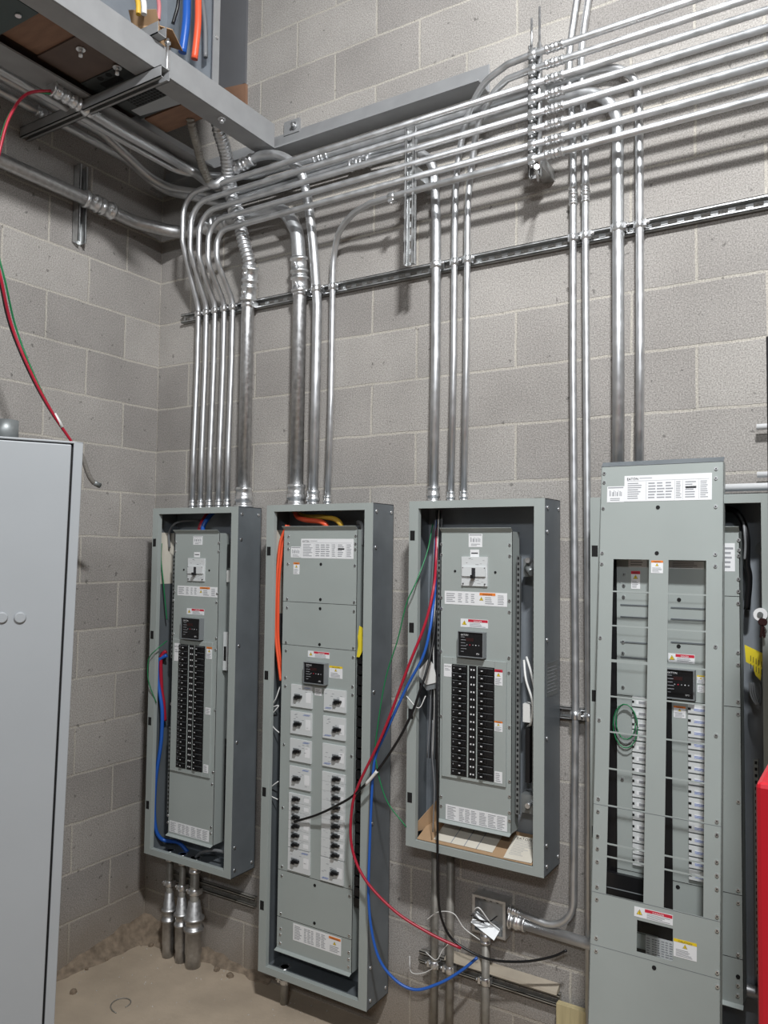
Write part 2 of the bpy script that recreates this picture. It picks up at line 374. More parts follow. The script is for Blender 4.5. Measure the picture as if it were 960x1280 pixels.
# back layer runs
W = lambda x, y, z: V((x, y, z))
AX = lambda u, v, x: at(u, v, 'x', x)
conduit([AX(-60, 52, .30), AX(0, 88, .30), AX(150, 174, .30), AX(225, 216, .33), (.47, -.115, 3.42), (.62, -.05, 3.405), (1.2, -.045, 3.40), (2.272, -.042, 3.405), (2.272, -.036, 3.0), (2.272, -.035, 2.5), (2.272, -.05, 1.957)], R1*.93,
        'rightmost thin upright conduit, turning left behind the top of the rack', bend=.13, clamps=[(2.272, -.036, 2.85)], couplings=[(.985, -.045, 3.405)], n=10)
conduit([(.11, -1.9, 3.575), (.11, -.45, 3.56), (.13, -.14, 3.44), (.42, -.045, 3.365), (1.2, -.045, 3.36), (2.205, -.045, 3.345), (2.205, -.045, 2.5), (2.205, -.05, 1.957)], R114,
        'fat bright conduit beside the far right thin one, turning left behind the overhead rack', bend=.16, clamps=[(2.205, -.045, 2.85)], n=10)
conduit([(.085, -1.9, 3.537), (.085, -.3, 3.515), (.13, -.13, 3.43), (.45, -.048, 3.32), (1.2, -.055, 3.32), (1.520, -.06, 3.30), (1.526, -.042, 3.0), (1.528, -.042, 2.5), (1.528, -.05, TOP+.003)], R114*.92,
        'fat bright conduit on the left above the third cabinet, bending left behind the rack', bend=.13, clamps=[(1.528, -.042, 2.85)], couplings=[(1.185, -.055, 3.32), (.085, -.70, 3.52)], n=10)
AY = lambda u, v, y: at(u, v, 'y', y)
P = smooth([AX(68, 112, .38), AX(100, 132, .38), AX(150, 163, .38), AX(200, 191, .375), AX(240, 214, .38), AY(268, 231, -.17), AY(287, 215, -.135), AY(305, 205, -.13), AY(325, 195, -.13), AY(350, 195, -.13), AY(372, 210, -.115), AY(382, 235, -.09), AY(390, 290, -.062), AY(394, 340, -.048), (.976, -.044, 2.78)], 6) + [V((.975, -.044, 2.5)), V((.975, -.05, TOP))]
ob, P = conduit(P, R112*.88, 'medium conduit from the second cabinet, open at its far end under the platform', raw=True, clamps=[(.975, -.044, 2.85), AX(112, 140, .38)], couplings=[AY(305, 205, -.13), AX(95, 128, .38)])
a = AX(68, 112, .38); connector(a-(AX(100, 132, .38)-a).normalized()*.015, AX(100, 132, .38)-a, R112*.88, ob, .07)
# two-inch conduit
P = [(.08, -1.9, 3.262), (.08, -.5, 3.257), (.085, -.24, 3.248), (.20, -.062, 3.232), (.55, -.058, 3.235), (.80, -.062, 3.225), (.886, -.07, 3.10), (.888, -.058, 2.98), (.889, -.05, 2.88), (.889, -.05, TOP)]
ob, P2 = conduit(P, R2, 'thick conduit from the left wall that rounds the corner and drops to the second cabinet', bend=.14, m='rmc', couplings=[(.08, -.43, 3.256), (.42, -.06, 3.234), (.889, -.05, 2.92)], clamps=[(.889, -.05, 2.845)])
c = MB().tube([q for q in P2 if q.z > 2.90 and q.x > .3], R2+.0008, 'emt', 16).build('elbow', ob)
# left wall strut under it
strut('strut_channel', (.0005, -.478, 3.085), (.0005, -.478, 3.42), (1, 0, 0), 'strut', 'short upright strut on the left wall behind the thick level conduit', d=.041)
# flexible conduit above the left cabinet
P = smooth([(.660, -.31, 3.54), (.645, -.295, 3.50), (.60, -.20, 3.44), (.545, -.125, 3.366), (.563, -.112, 3.28), (.60, -.112, 3.19), (.628, -.11, 3.09), (.642, -.095, 3.02), (.640, -.08, 2.975)], 14)
L = arc(P)[-1]; n = int(L/.0042); Q = [along(P, L*i/n)[0] for i in range(n+1)]
ob = tag(MB().tube(Q, R2, 'emt', 16, radii=[R2*(1.04, .95, .78, .95)[i % 4] for i in range(n+1)]).build('flexible_conduit'), 'big ribbed flexible conduit coming down from the platform', 'conduit')
for q in ((.535, -.114, 3.345), (.575, -.112, 3.25)):
    c_, t_ = along(P, near(P, q)); MB().tube([c_-t_*.02, c_-t_*.019, c_+t_*.019, c_+t_*.02], .03, 'bright', 16, radii=[R2*1.05, R2*1.25, R2*1.25, R2*1.05]).build('coupling', ob)
P = [(.640, -.078, 2.985), (.62, -.062, 2.90), (.604, -.05, 2.85), (.604, -.05, TOP)]
ob, _ = conduit(P, R2*.96, 'thick rigid conduit above the leftmost cabinet, fed by the ribbed flexible one', bend=.1, m='rmc', clamps=[(.604, -.05, 2.842)], couplings=[(.622, -.064, 2.925)])
P = smooth([(.60, -.41, 3.51), (.59, -.39, 3.48), (.55, -.32, 3.44), (.51, -.25, 3.40), (.48, -.17, 3.36)], 10)
L = arc(P)[-1]; n = int(L/.0032); Q = [along(P, L*i/n)[0] for i in range(n+1)]
tag(MB().tube(Q, .014, 'dust', 12, radii=[.0175*(1.04, .93, .75, .93)[i % 4] for i in range(n+1)]).build('flexible_conduit'), 'thinner dark ribbed flexible conduit left of the bigger one under the platform', 'conduit')
# twin conduits left of the fat one on the right
for x, pos, top in ((2.050, 'left', (2.055, -.06, 3.53)), (2.093, 'right', (2.10, -.06, 3.50))):
    P = smooth([(x, -.036, 2.85), (x, -.036, 3.10), (x-.003, -.036, 3.25), (x-.012, -.037, 3.38), (x-.012, -.038, 3.5), (x+.004, -.04, 3.62), (x+.03, -.045, 3.75), (x+.09, -.05, 4.0)], 4)
    if pos == 'left':
        low = [V((2.062, -.036, 1.3)), V((2.062, -.036, .80))]
        low = fillet([(x, -.036, 2.4), (2.060, -.036, 1.3), (2.058, -.05, .545), (1.834, -.05, .575)], .17, 10)
        P = P[::-1] + low
    else:
        P = P[::-1] + [V((2.104, -.036, 1.25)), V((2.104, -.036, 0))]
    ob, _ = conduit(P, R34, f'{pos} one of the thin twin conduits between the third and fourth cabinets', raw=True,
                    clamps=[(x, -.036, 2.85), (2.061 if pos == 'left' else 2.104, -.036, 1.2475)], couplings=[(x, -.036, 2.995)], conn=(pos == 'left'))
# verticals' lower ends of the right hand group end on the fourth cabinet; wall-hung box run
conduit([(3.3, -.045, .515), (2.3, -.045, .525), (1.834, -.045, .537)], R114*.95, 'level conduit running right from the junction box low on the wall', clamps=[])
conduit([(3.3, -.03, 1.986), (2.48, -.03, 1.984)], R34, 'short level pale conduit above the fourth cabinet', m='white', conn=False)
conduit([(3.3, -.03, 2.022), (2.612, -.03, 2.020)], R34*.8, 'thin pale conduit stub just above another beyond the fourth cabinet', m='white', conn=False)
conduit([(3.3, -.03, 2.165), (2.612, -.03, 2.163)], R34*.8, 'thin pale conduit stub on bare block wall at the right edge', m='white', conn=False)
# rack upright with its conduit straps
strut('strut_channel', (RACKX, -.124, 3.045), (RACKX, -.124, 3.50), (0, -1, 0), 'strut', 'upright strut rack that carries the eight overhead conduits at their couplings', d=.024)
mb = MB(); mb.cyl((RACKX+.01, -.135, 3.03), (RACKX+.045, -.24, 3.02), .004, 'bright', 8); mb.cyl((RACKX+.045, -.24, 3.02), (RACKX+.050, -.250, 3.019), .009, 'bright', 6)
tag(mb.build('threaded_rod'), 'short threaded rod sticking out under the overhead conduit rack', 'rod')
mb = MB(); mb.cyl((RACKX-.014, -.135, 3.49), (RACKX-.014, -.135, 3.60), .0045, 'bright', 8); tag(mb.build('threaded_rod'), 'left threaded rod standing up from the overhead conduit rack', 'rod')
mb = MB(); mb.cyl((RACKX+.020, -.150, 3.06), (RACKX+.020, -.150, 3.62), .0045, 'bright', 8); tag(mb.build('threaded_rod'), 'right threaded rod standing up along the overhead conduit rack', 'rod')
# wall bracket holding the rack off the wall
mb = MB(); mb.box(RACKX-.02, RACKX+.02, -.124, 0, 3.33, 3.371, 'strut'); tag(mb.build('wall_bracket'), 'upper steel stand-off bracket between block wall and overhead rack upright', 'bracket')
mb = MB(); mb.box(RACKX-.02, RACKX+.02, -.124, 0, 3.08, 3.12, 'strut')
tag(mb.build('wall_bracket'), 'lower steel stand-off bracket between block wall and overhead rack upright', 'bracket')
mb = MB(); xq = at(508, 333, 'y', -.15).x+.02; mb.box(xq-.02, xq+.02, -.150, 0, 3.15, 3.19, 'strut')
tag(mb.build('wall_bracket'), 'steel stand-off bracket behind the short upright strut left of the rack', 'bracket')
# lower struts
strut('strut_channel', (1.99, -.0005, 1.2475), (2.21, -.0005, 1.2475), (0, -1, 0), 'strut', 'short strut between the third and fourth cabinets clamping the twin conduits')
strut('strut_channel', (1.47, -.0005, .306), (2.0, -.0005, .306), (0, -1, 0), 'dust', 'dusty level strut under the third cabinet, clamping three pipes')
strut('strut_channel', (.16, -.0005, .306), (.68, -.0005, .306), (0, -1, 0), 'dust', 'level strut behind the pipes under the leftmost cabinet')
# small strut stubs behind the left cabinet
# pipes below the third cabinet
for x, lb, zt in ((1.543, 'leftmost of the three floor pipes under the third cabinet', .754), (1.605, 'middle of the three floor pipes under the third cabinet', .754), (1.743, 'right floor pipe rising into the junction box under the third cabinet', .478)):
    conduit([(x, -.038, 0), (x, -.038, zt)], R1*.95, lb, m='dust', clamps=[(x, -.038, .306)], n=2)
# pipes below the leftmost cabinet
for i, (x, r) in enumerate(((.250, .0165), (.328, .0165), (.402, .0225))):
    P = [(x, -.085, 0), (x, -.085, .455)]
    ob, _ = conduit(P, r*.85, ['left', 'middle', 'right and fattest'][i]+' of the three pipes from the floor into the leftmost cabinet', m='dust', clamps=[(x, -.085, .312)], n=2)
    mb = MB(); k = r*1.58
    mb.tube([(x, -.085, 0), (x, -.085, .05), (x, -.085, .055), (x, -.085, .15), (x, -.085, .152), (x, -.085, .162), (x, -.085, .163), (x, -.085, .195), (x, -.085, .197), (x, -.085, .205), (x, -.085, .206), (x, -.085, .275)], k, 'rmc', 16,
            radii=[k*.92, k*.92, k, k, k*1.2, k*1.2, k, k, k*1.25, k*1.25, k, k*.68]); mb.build('reducer', ob)
conduit([(.905, -.09, 0), (.905, -.09, .142)], .016, 'short floor pipe under the second cabinet', m='dust', clamps=[(.905, -.09, .09)], n=2)
# ------------------------------------------------------------------ junction box
r_ = empty('junction_box', (1.757, 0, .468), 'open square steel junction box low on the wall below the third cabinet', 'junction box')
mb = MB(); x0, x1, z0, z1 = 1.698, 1.822, .468, .594; d = -.052
mb.box(x0, x1, -.002, 0, z0, z1, 'strut')
for a in ((x0, x0+.002, d, -.002, z0, z1), (x1-.002, x1, d, -.002, z0, z1), (x0+.002, x1-.002, d, -.002, z0, z0+.002), (x0+.002, x1-.002, d, -.002, z1-.002, z1)): mb.box(*a, 'strut')
for a in ((x0, x0+.010, z0, z1), (x1-.010, x1, z0, z1), (x0+.010, x1-.010, z0, z0+.008), (x0+.010, x1-.010, z1-.008, z1)): mb.box(a[0], a[1], d-.0015, d, a[2], a[3], 'strut')
for i in range(4): mb.box(x0+.02+i*.024, x0+.028+i*.024, -.004, -.002, .56, .575, 'hole')
mb.build('box_body', r_)
mb = MB()
T = Matrix.Translation((1.758, -.066, .505)) @ Matrix.Rotation(math.radians(24), 4, 'Y') @ Matrix.Rotation(math.radians(-35), 4, 'X')
mb.box(-.05, .045, -.002, .001, -.022, .018, 'strut', T); mb.box(-.05, .045, -.012, -.002, .016, .018, 'strut', T); mb.build('loose_cover', r_)
for i in range(3):
    a = [(1.74+.01*i, -.05, .50), (1.72, -.085-.01*i, .545), (1.745, -.1, .575-.02*i), (1.775, -.08, .53), (1.79, -.05, .50+.02*i)]
    MB().tube(smooth(a, 5), .0022, ['wwhite', 'wgrey', 'wblack'][i], 6).build('wire', r_)
# ------------------------------------------------------------------ electrical panels
def Z(ox, oy, sc): return lambda u, v: (ox+u/sc, oy+v/sc)
zA, zB = Z(500, 610, 4.571), Z(500, 850, 4.571); zC, zD, zE = Z(320, 620, 5.333), Z(320, 840, 5.333), Z(310, 1040, 4.8)
zF, zG = Z(170, 620, 5.565), Z(170, 850, 4.923); zH, zI, zJ = Z(730, 570, 4.174), Z(730, 820, 4.174), Z(730, 1040, 4.174)
YF, YB = -.165, -.022
class Face:
    """flat front face: turns survey points on it into (x, z) and raises things off it"""
    def __init__(self, y, lean=None): self.y = y; self.lean = lean
    def p(self, q):
        if not self.lean: a = at(q[0], q[1], 'y', self.y); return a.x, a.z
        o, n, uax = self.lean; a = atp(q[0], q[1], n, o); return a.x, (a-o).dot(uax)
    def T(self):
        if not self.lean: return Matrix.Translation((0, self.y, 0))
        o, n, uax = self.lean
        return Matrix(((1, 0, 0, 0), (0, -n.y, uax.y, o.y), (0, -n.z, uax.z, o.z), (0, 0, 0, 1)))
    def rect(self, mb, q0, q1, m, out=.0008, back=0.):
        x0, z1 = self.p(q0); x1, z0 = self.p(q1); mb.box(x0, x1, -out, back, z0, z1, m, self.T()); return x0, x1, z0, z1
    def xz(self, mb, x0, x1, z0, z1, m, out=.0008, back=0.): mb.box(x0, x1, -out, back, z0, z1, m, self.T())
def cols_of_print(mb, F, x0, x1, z0, z1, rows, out, m='print', seed=0, cols=1, fill=.9):
    rnd = random.Random(seed+rows*7+cols); cw = (x1-x0)/cols
    for c in range(cols):
        for i in range(rows):
            zz = z1-(i+.5)*(z1-z0)/rows; h = (z1-z0)/rows*.22; a = x0+c*cw+cw*.05
            F.xz(mb, a, a+cw*rnd.uniform(.55, fill), zz-h, zz+h, m, out)
def sticker(F, q0, q1, kind, parent, name='label_sticker', seed=0, base=0.):
    mb = MB(); x0, x1, z0, z1 = F.rect(mb, q0, q1, 'white', .0007+base, base*0); w, h = x1-x0, z1-z0; o = .0010+base
    X = lambda t: x0+w*t
    Y = lambda t: z1-h*t
    def tri(cx, cz, r):
        T = F.T(); P = [T @ V((cx+r*math.sin(a), -o-.0004, cz+r*math.cos(a))) for a in (0, 2.094, 4.189)]; mb.add(P, [(0, 2, 1)], 'yellow')
        T2 = [T @ V((cx+r*1.18*math.sin(a), -o-.0002, cz+r*1.18*math.cos(a))) for a in (0, 2.094, 4.189)]; mb.add(T2, [(0, 2, 1)], 'ink')
        F.xz(mb, cx-r*.09, cx+r*.09, cz-r*.25, cz+r*.5, 'ink', o+.0006)
    def txt(t, fx, fz, size, m='ink', width=None):
        T = F.T(); U = (T.to_3x3() @ V((0, 0, 1))); mb.text(t, T @ V((X(fx), -o-.0003, Y(fz))), size, m, V((1, 0, 0)), U, width=width and w*width)
    if kind == 'table':
        txt('EATON', .03, .17, h*.13); cols_of_print(mb, F, X(.17), X(.34), Y(.14), Y(.08), 1, o, seed=seed)
        for a, b, rws, cc in ((.03, .24, 8, 1), (.28, .58, 6, 3), (.60, .67, 10, 1), (.70, .84, 7, 1), (.87, .97, 9, 1)):
            cols_of_print(mb, F, X(a), X(b), Y(.92), Y(.26), rws, o, seed=seed+int(a*100), cols=cc)
        for a in (.26, .59, .68, .86): F.xz(mb, X(a)-.0003, X(a)+.0003, Y(.95), Y(.24), 'print', o)
        F.xz(mb, X(.03), X(.97), Y(.215), Y(.205), 'print', o); F.xz(mb, X(.71), X(.83), Y(.55), Y(.47), 'ink', o)
    elif kind == 'strip':
        for a, b, rws in ((.02, .2, 5), (.22, .3, 5), (.34, .4, 5), (.43, .5, 5)): cols_of_print(mb, F, X(a), X(b), Y(.85), Y(.12), rws, o, seed=seed)
        F.xz(mb, X(.57), X(.82), Y(.24), Y(.04), 'orange', o); txt('WARNING', .62, .22, h*.16, width=.15); tri(X(.60), Y(.52), h*.16)
        cols_of_print(mb, F, X(.65), X(.81), Y(.9), Y(.32), 4, o, seed=seed+1); cols_of_print(mb, F, X(.85), X(.98), Y(.9), Y(.15), 6, o, seed=seed+2)
    elif kind == 'danger':
        F.xz(mb, X(.28), X(.99), Y(.36), Y(.04), 'red', o); txt('DANGER', .48, .33, h*.27, 'white', .3); tri(X(.14), Y(.55), h*.30)
        cols_of_print(mb, F, X(.3), X(.97), Y(.95), Y(.42), 4, o, seed=seed)
    elif kind in ('caution', 'warn', 'warnred'):
        c = {'caution': 'yellow', 'warn': 'orange', 'warnred': 'red'}[kind]
        F.xz(mb, X(0), X(1), Y(.17), Y(0), c, o); txt('CAUTION' if kind == 'caution' else 'WARNING', .2, .15, h*.13, width=.6); tri(X(.5), Y(.36), min(h*.13, w*.3))
        cols_of_print(mb, F, X(.06), X(.95), Y(.95), Y(.54), 5, o, seed=seed)
    elif kind == 'arc':
        for i_, bw in enumerate((.05, .02, .07, .03, .03, .06, .02, .05, .04)): F.xz(mb, X(.14+.085*i_), X(.14+.085*i_+bw), Y(.62), Y(.26+.05*(i_ % 3)), 'print', o)
        F.xz(mb, X(.05), X(.95), Y(.12), Y(.05), 'print', o); cols_of_print(mb, F, X(.15), X(.9), Y(.93), Y(.72), 2, o, seed=seed)
    elif kind == 'small':
        F.xz(mb, X(.12), X(.88), Y(.55), Y(.40), 'ink', o)
    elif kind == 'text':
        for a, b in ((.02, .18), (.22, .52), (.55, .98)): cols_of_print(mb, F, X(a), X(b), Y(.95), Y(.08), 8, o, seed=seed+int(a*50), cols=1 if a < .2 else 3)
    elif kind == 'textwarn':
        for a, b, cc in ((.02, .2, 1), (.23, .45, 3), (.48, .70, 2)): cols_of_print(mb, F, X(a), X(b), Y(.92), Y(.10), 9, o, seed=seed+int(a*50), cols=cc)
        F.xz(mb, X(.75), X(.99), Y(.20), Y(.06), 'orange', o); txt('WARNING', .78, .18, h*.09, width=.18); tri(X(.87), Y(.42), h*.11); cols_of_print(mb, F, X(.76), X(.98), Y(.92), Y(.55), 4, o, seed=seed)
    elif kind == 'brand':
        txt('EATON', .08, .22 if h > w*1.3 else .3, min(h*.12, w*.26), width=.8); cols_of_print(mb, F, X(.1), X(.8), Y(.52), Y(.32), 2, o, seed=seed)
    elif kind == 'lines': cols_of_print(mb, F, X(.08), X(.92), Y(.92), Y(.1), 5, o, seed=seed)
    return mb.build(name, parent)
def screws(F, mb, qs, r=.0050, m='bright', out=.003):
    T = F.T()
    for q in qs:
        x, z = F.p(q); a = T @ V((x, 0, z)); b = T @ V((x, -out, z)); mb.cyl(a, b, r, m, 10)
        e = T @ V((x, -out-.0006, z)); mb.cyl(b, e, r*.45, 'ink', 6)
def dot(F, mb, q, r=.006, out=.0012):
    T = F.T(); x, z = F.p(q); mb.cyl(T @ V((x, 0, z)), T @ V((x, -out, z)), r, 'hole', 12)
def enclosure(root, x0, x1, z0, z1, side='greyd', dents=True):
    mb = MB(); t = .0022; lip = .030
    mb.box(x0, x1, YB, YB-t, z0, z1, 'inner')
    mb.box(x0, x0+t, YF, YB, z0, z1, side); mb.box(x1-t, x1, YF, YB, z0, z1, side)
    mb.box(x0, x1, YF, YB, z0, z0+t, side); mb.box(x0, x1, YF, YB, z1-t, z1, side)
    # stand-off feet so it hangs off the wall
    for zz in (z0+.12, z1-.12):
        for xx in (x0+.06, x1-.1): mb.box(xx, xx+.04, YB, 0, zz-.02, zz+.02, 'strut')
    mb.build('enclosure_box', root)
    mb = MB(); f0, f1 = YF, YF-.0022; lw = .037; tw = .026
    mb.box(x0, x0+lw, f1, f0, z0, z1, 'grey'); mb.box(x1-lw, x1, f1, f0, z0, z1, 'grey')
    mb.box(x0+lw, x1-lw, f1, f0, z1-tw, z1, 'grey'); mb.box(x0+lw, x1-lw, f1, f0, z0, z0+tw, 'grey')
    for a, b in ((x0+lw-.002, x0+lw), (x1-lw, x1-lw+.002)): mb.box(a, b, f0, f0+.018, z0+tw, z1-tw, 'grey')
    mb.box(x0+lw, x1-lw, f0, f0+.018, z1-tw, z1-tw+.002, 'grey'); mb.box(x0+lw, x1-lw, f0, f0+.018, z0+tw-.002, z0+tw, 'grey')
    h = z1-z0
    for k in (.10, .37, .62, .86):                     # hinge slots in the left lip
        zz = z1-h*k; mb.box(x0+.005, x0+.024, f1-.0006, f1, zz-.019, zz+.016, 'hole')
    mb.build('door_frame', root, bevel=.0008)
    mb = MB()                                          # side screws
    for zz in (z0+.03, z1-.03, z0+h*.08, z0+h*.36, z0+h*.62, z1-h*.09):
        for yy in ((YF+.02, YB-.02) if zz in (z0+.03, z1-.03) else (YF+.018,)): mb.cyl((x1, yy, zz), (x1+.0035, yy, zz), .0062, 'bright', 10)
    mb.build('side_screws', root)
def deadfront(root, F, x0, x1, z0, z1, seams=(), name='dead_front', depth=.045):
    mb = MB(); t = .0016
    mb.box(x0, x1, 0, t, z0, z1, 'grey', F.T())
    mb.box(x0, x0+t, 0, depth, z0, z1, 'grey', F.T()); mb.box(x1-t, x1, 0, depth, z0, z1, 'grey', F.T())
    T = F.T()                                          # bent top and bottom flanges flare outwards
    for zz, dz in ((z1, .012), (z0, -.006)):
        a = [T @ V((x, y, z)) for x, y, z in ((x0, 0, zz), (x1, 0, zz), (x1, -.014, zz+dz), (x0, -.014, zz+dz))]
        n = V((0, 0, .0014)); mb.hexa(a+[p+n for p in a], 'grey')
    for q in seams:
        mb.box(x0, x1, -.0003, 0, q-.0008, q+.0008, 'hole', T)
    return mb
def meter(F, q0, q1, root, display='ink'):
    mb = MB(); x0, z1 = F.p(q0); x1, z0 = F.p(q1); T = F.T(); w = x1-x0; h = z1-z0
    mb.box(x0, x1, -.022, 0, z0, z1, 'black', T)
    mb.box(x0+w*.06, x1-w*.06, -.0225, -.02, z0+h*.06, z1-h*.06, 'black', T)
    mb.box(x0+w*.30, x0+w*.62, -.0232, -.0225, z0+h*.63, z0+h*.76, 'keys', T)
    rnd = random.Random(3)
    for i in range(6):
        zz = z1-h*(.22+.12*i); mb.box(x0+w*.1, x0+w*rnd.uniform(.2, .4), -.0232, -.0225, zz, zz+.0015, 'print', T)
    for i in range(5): mb.cyl(T @ V((x0+w*(.35+.12*i), -.022, z0+h*.48)), T @ V((x0+w*(.35+.12*i), -.0235, z0+h*.48)), .0018, ['print', 'red', 'print', 'white', 'print'][i], 6)
    mb.text('EATON', T @ V((x0+w*.1, -.0232, z1-h*.15)), h*.10, 'white'); mb.text('SPD', T @ V((x0+w*.72, -.0232, z0+h*.10)), h*.09, 'white')
    o = mb.build('surge_protector', root, bevel=.002); lab(o, 'black surge protection module with printed display')
    mb = MB()
    for a in ((x0-.0015, x0, z0-.0015, z1+.0015), (x1, x1+.003, z0-.003, z1+.0015), (x0, x1, z0-.003, z0), (x0, x1, z1, z1+.0015)): mb.box(a[0], a[1], -.027, 0, a[2], a[3], 'mid', T)
    mb.build('bezel', o)
    return o
def toggle_breaker(F, x0, x1, z0, z1, root, hdir=1, small=False, ink=True, seed=0):
    """pale moulded case breaker with a dark sideways handle"""
    T = F.T(); mb = MB(); w, h = x1-x0, z1-z0
    mb.box(x0, x1, -.006, 0, z0, z1, 'plastic', T)
    rnd = random.Random(seed)
    for i in range(3 if small else 7):
        a = x0+w*rnd.uniform(.05, .8); b = z0+h*rnd.uniform(.1, .9); mb.box(a, a+w*.10, -.0064, -.006, b-h*.012, b+h*.012, 'print', T)
    mb.box(x0+w*(.72 if hdir < 0 else .72), x0+w*.95, -.0064, -.006, z0+h*.25, z0+h*.7, 'white', T)
    if ink:
        a, b = (x0+w*.6, z0+h*.86) if hdir < 0 else (x0+w*.05, z0+h*.10)
        for i in range(4): mb.box(a+w*.02*i, a+w*(.28+.02*i), -.0065, -.006, b+h*.02*i, b+h*(.02*i+.006), 'wblue', T)
    o = mb.build('breaker', root, bevel=.0008)
    mb = MB(); cx = x0+w*(.32 if hdir < 0 else .60); cz = z0+h*.47; hh = h*(.30 if small else .13)
    mb.box(cx-w*.16, cx+w*.12, -.0068, -.006, cz-hh*.9, cz+hh*.9, 'mid', T)
    mb.box(cx-w*.05, cx+w*.22, -.017, -.006, cz-hh*.25, cz+hh*.55, 'black', T); mb.box(cx-w*.17, cx-w*.02, -.011, -.006, cz-hh*1.2, cz-hh*.1, 'mid', T)
    mb.box(cx-w*.06, cx+w*.06, -.022, -.012, cz-hh*.5, cz+hh*.3, 'black', T)
    mb.build('switch_handle', o)
def main_breaker(F, q0, q1, root):
    mb = MB(); x0, z1 = F.p(q0); x1, z0 = F.p(q1); T = F.T(); w, h = x1-x0, z1-z0
    mb.box(x0, x1, -.006, 0, z0, z1, 'plastic', T); mb.box(x0+w*.05, x1-w*.05, -.012, 0, z0+h*.33, z0+h*.66, 'plastic', T)
    rnd = random.Random(5)
    for i in range(22):
        a = x0+w*rnd.uniform(.05, .85); b = z0+h*rnd.uniform(.03, .97)
        if abs((b-z0)/h-.5) > .18: mb.box(a, a+w*rnd.uniform(.04, .14), -.0064, -.006, b, b+h*.012, rnd.choice(['print', 'print', 'ink']), T)
    for fx in (.08, .92):
        for fz in (.08, .62): mb.cyl(T @ V((x0+w*fx, -.006, z0+h*fz)), T @ V((x0+w*fx, -.0125, z0+h*fz)), .002, 'ink', 6)
    o = mb.build('main_breaker', root, bevel=.001)
    mb = MB(); cx = (x0+x1)/2
    mb.box(cx-w*.07, cx+w*.07, -.0128, -.012, z0+h*.30, z0+h*.62, 'ink', T); mb.box(cx-w*.06, cx+w*.06, -.026, -.012, z0+h*.26, z0+h*.38, 'black', T)
    mb.build('switch_handle', o)
def black_breaker(F, x0, x1, z0, z1, root, hd):
    T = F.T(); mb = MB(); w, h = x1-x0, z1-z0; g = h*.04
    mb.box(x0, x1, -.009, 0, z0+g, z1-g, 'black', T)
    mb.box(x0+w*.06, x1-w*.06, -.0093, -.009, z1-h*.16, z1-h*.11, 'mid', T)
    o = mb.build('branch_breaker', root, bevel=.0008)
    mb = MB(); cx = x0+w*(.62 if hd < 0 else .32); cz = (z0+z1)/2
    mb.box(cx-w*.26, cx+w*.26, -.0125, -.009, cz-h*.28, cz+h*.2, 'black', T); mb.box(cx-w*.10, cx+w*.12, -.019, -.012, cz-h*.18, cz+h*.16, 'black', T)
    mb.box(cx-w*.05, cx+w*.07, -.0193, -.019, cz-h*.03, cz+h*.08, 'white', T); mb.box(x0+w*.12, x0+w*.17, -.0095, -.009, cz-h*.05, cz+h*.1, 'print', T)
    mb.build('switch_handle', o)
def rail(F, x, z0, z1, root, w=.010, back=.03, name='hole_rail', n=None):
    mb = MB(); T = F.T(); mb.box(x-w/2, x+w/2, back-.012, back, z0, z1, 'steel', T)
    n = n or int((z1-z0)/.018)
    for i in range(n): zz = z0+(i+.5)*(z1-z0)/n; mb.box(x-w*.28, x+w*.28, back-.0125, back-.012, zz-.0045, zz+.0045, 'hole', T)
    return mb.build(name, root)
YD = -.135
# ---- cabinet 3 (nearest well seen): black breakers
def black_panel(root, F, x0, x1, z0, z1, q):
    mb = deadfront(root, F, x0, x1, z0, z1, (), depth=.06)
    screws(F, mb, q['screws']); [dot(F, mb, h_, .0045) for h_ in q['dots']]
    df = mb.build('dead_front', root)
    for k_, (a, b, kind) in enumerate(q['labels']): sticker(F, a, b, kind, df, seed=k_)
    main_breaker(F, *q['main'], root); meter(F, *q['meter'], root)
    # raised plate with the breaker window
    T = F.T(); px0, pz1 = F.p(q['plate'][0]); px1, pz0 = F.p(q['plate'][1])
    bx0, bz1 = F.p(q['left'][0]); bx1, bz0 = F.p(q['left'][1]); cx0, cz1 = F.p(q['right'][0]); cx1, cz0 = F.p(q['right'][1])
    bz1 = cz1 = (bz1+cz1)/2; bz0 = cz0 = (bz0+cz0)/2
    mb = MB(); o = -.007
    for a in ((px0, bx0, pz0, pz1), (cx1, px1, pz0, pz1), (bx0, cx1, pz0, bz0), (bx0, cx1, bz1, pz1)): mb.box(a[0], a[1], o, 0, a[2], a[3], 'grey', T)
    g = (cx0-bx1); mb.box(bx1, bx1+g*.14, o-.001, 0, bz0, bz1, 'grey', T); mb.box(cx0-g*.14, cx0, o-.001, 0, bz0, bz1, 'grey', T)
    cov = mb.build('breaker_cover', root, bevel=.0015)
    n = q['n']; hgt = (bz1-bz0)/n
    mb = MB(); mb.box(bx1+g*.16, cx0-g*.16, -.008, 0, bz0, bz1, 'black', T)
    for i in range(n):
        zz = bz1-(i+.5)*hgt
        for f_ in (.32, .58): mb.box(bx1+g*f_, bx1+g*(f_+.13), -.0084, -.008, zz-hgt*.1, zz+hgt*.1, 'white', T)
    mb.build('circuit_number_strip', root)
    for i in range(n):
        black_breaker(F, bx0, bx1, bz1-(i+1)*hgt, bz1-i*hgt, root, -1); black_breaker(F, cx0, cx1, cz1-(i+1)*hgt, cz1-i*hgt, root, 1)
    F2 = Face(F.y-.007)
    for k_, (a, b, kind) in enumerate(q['platelabels']): sticker(F2, a, b, kind, cov, seed=40+k_)
    return df
c3 = empty('panelboard', (1.7475, YB, .752), 'third electrical cabinet from the left, black breakers, cardboard lying in its bottom', 'electrical panel')
enclosure(c3, 1.494, 2.001, .752, 1.958)
F3 = Face(YD)
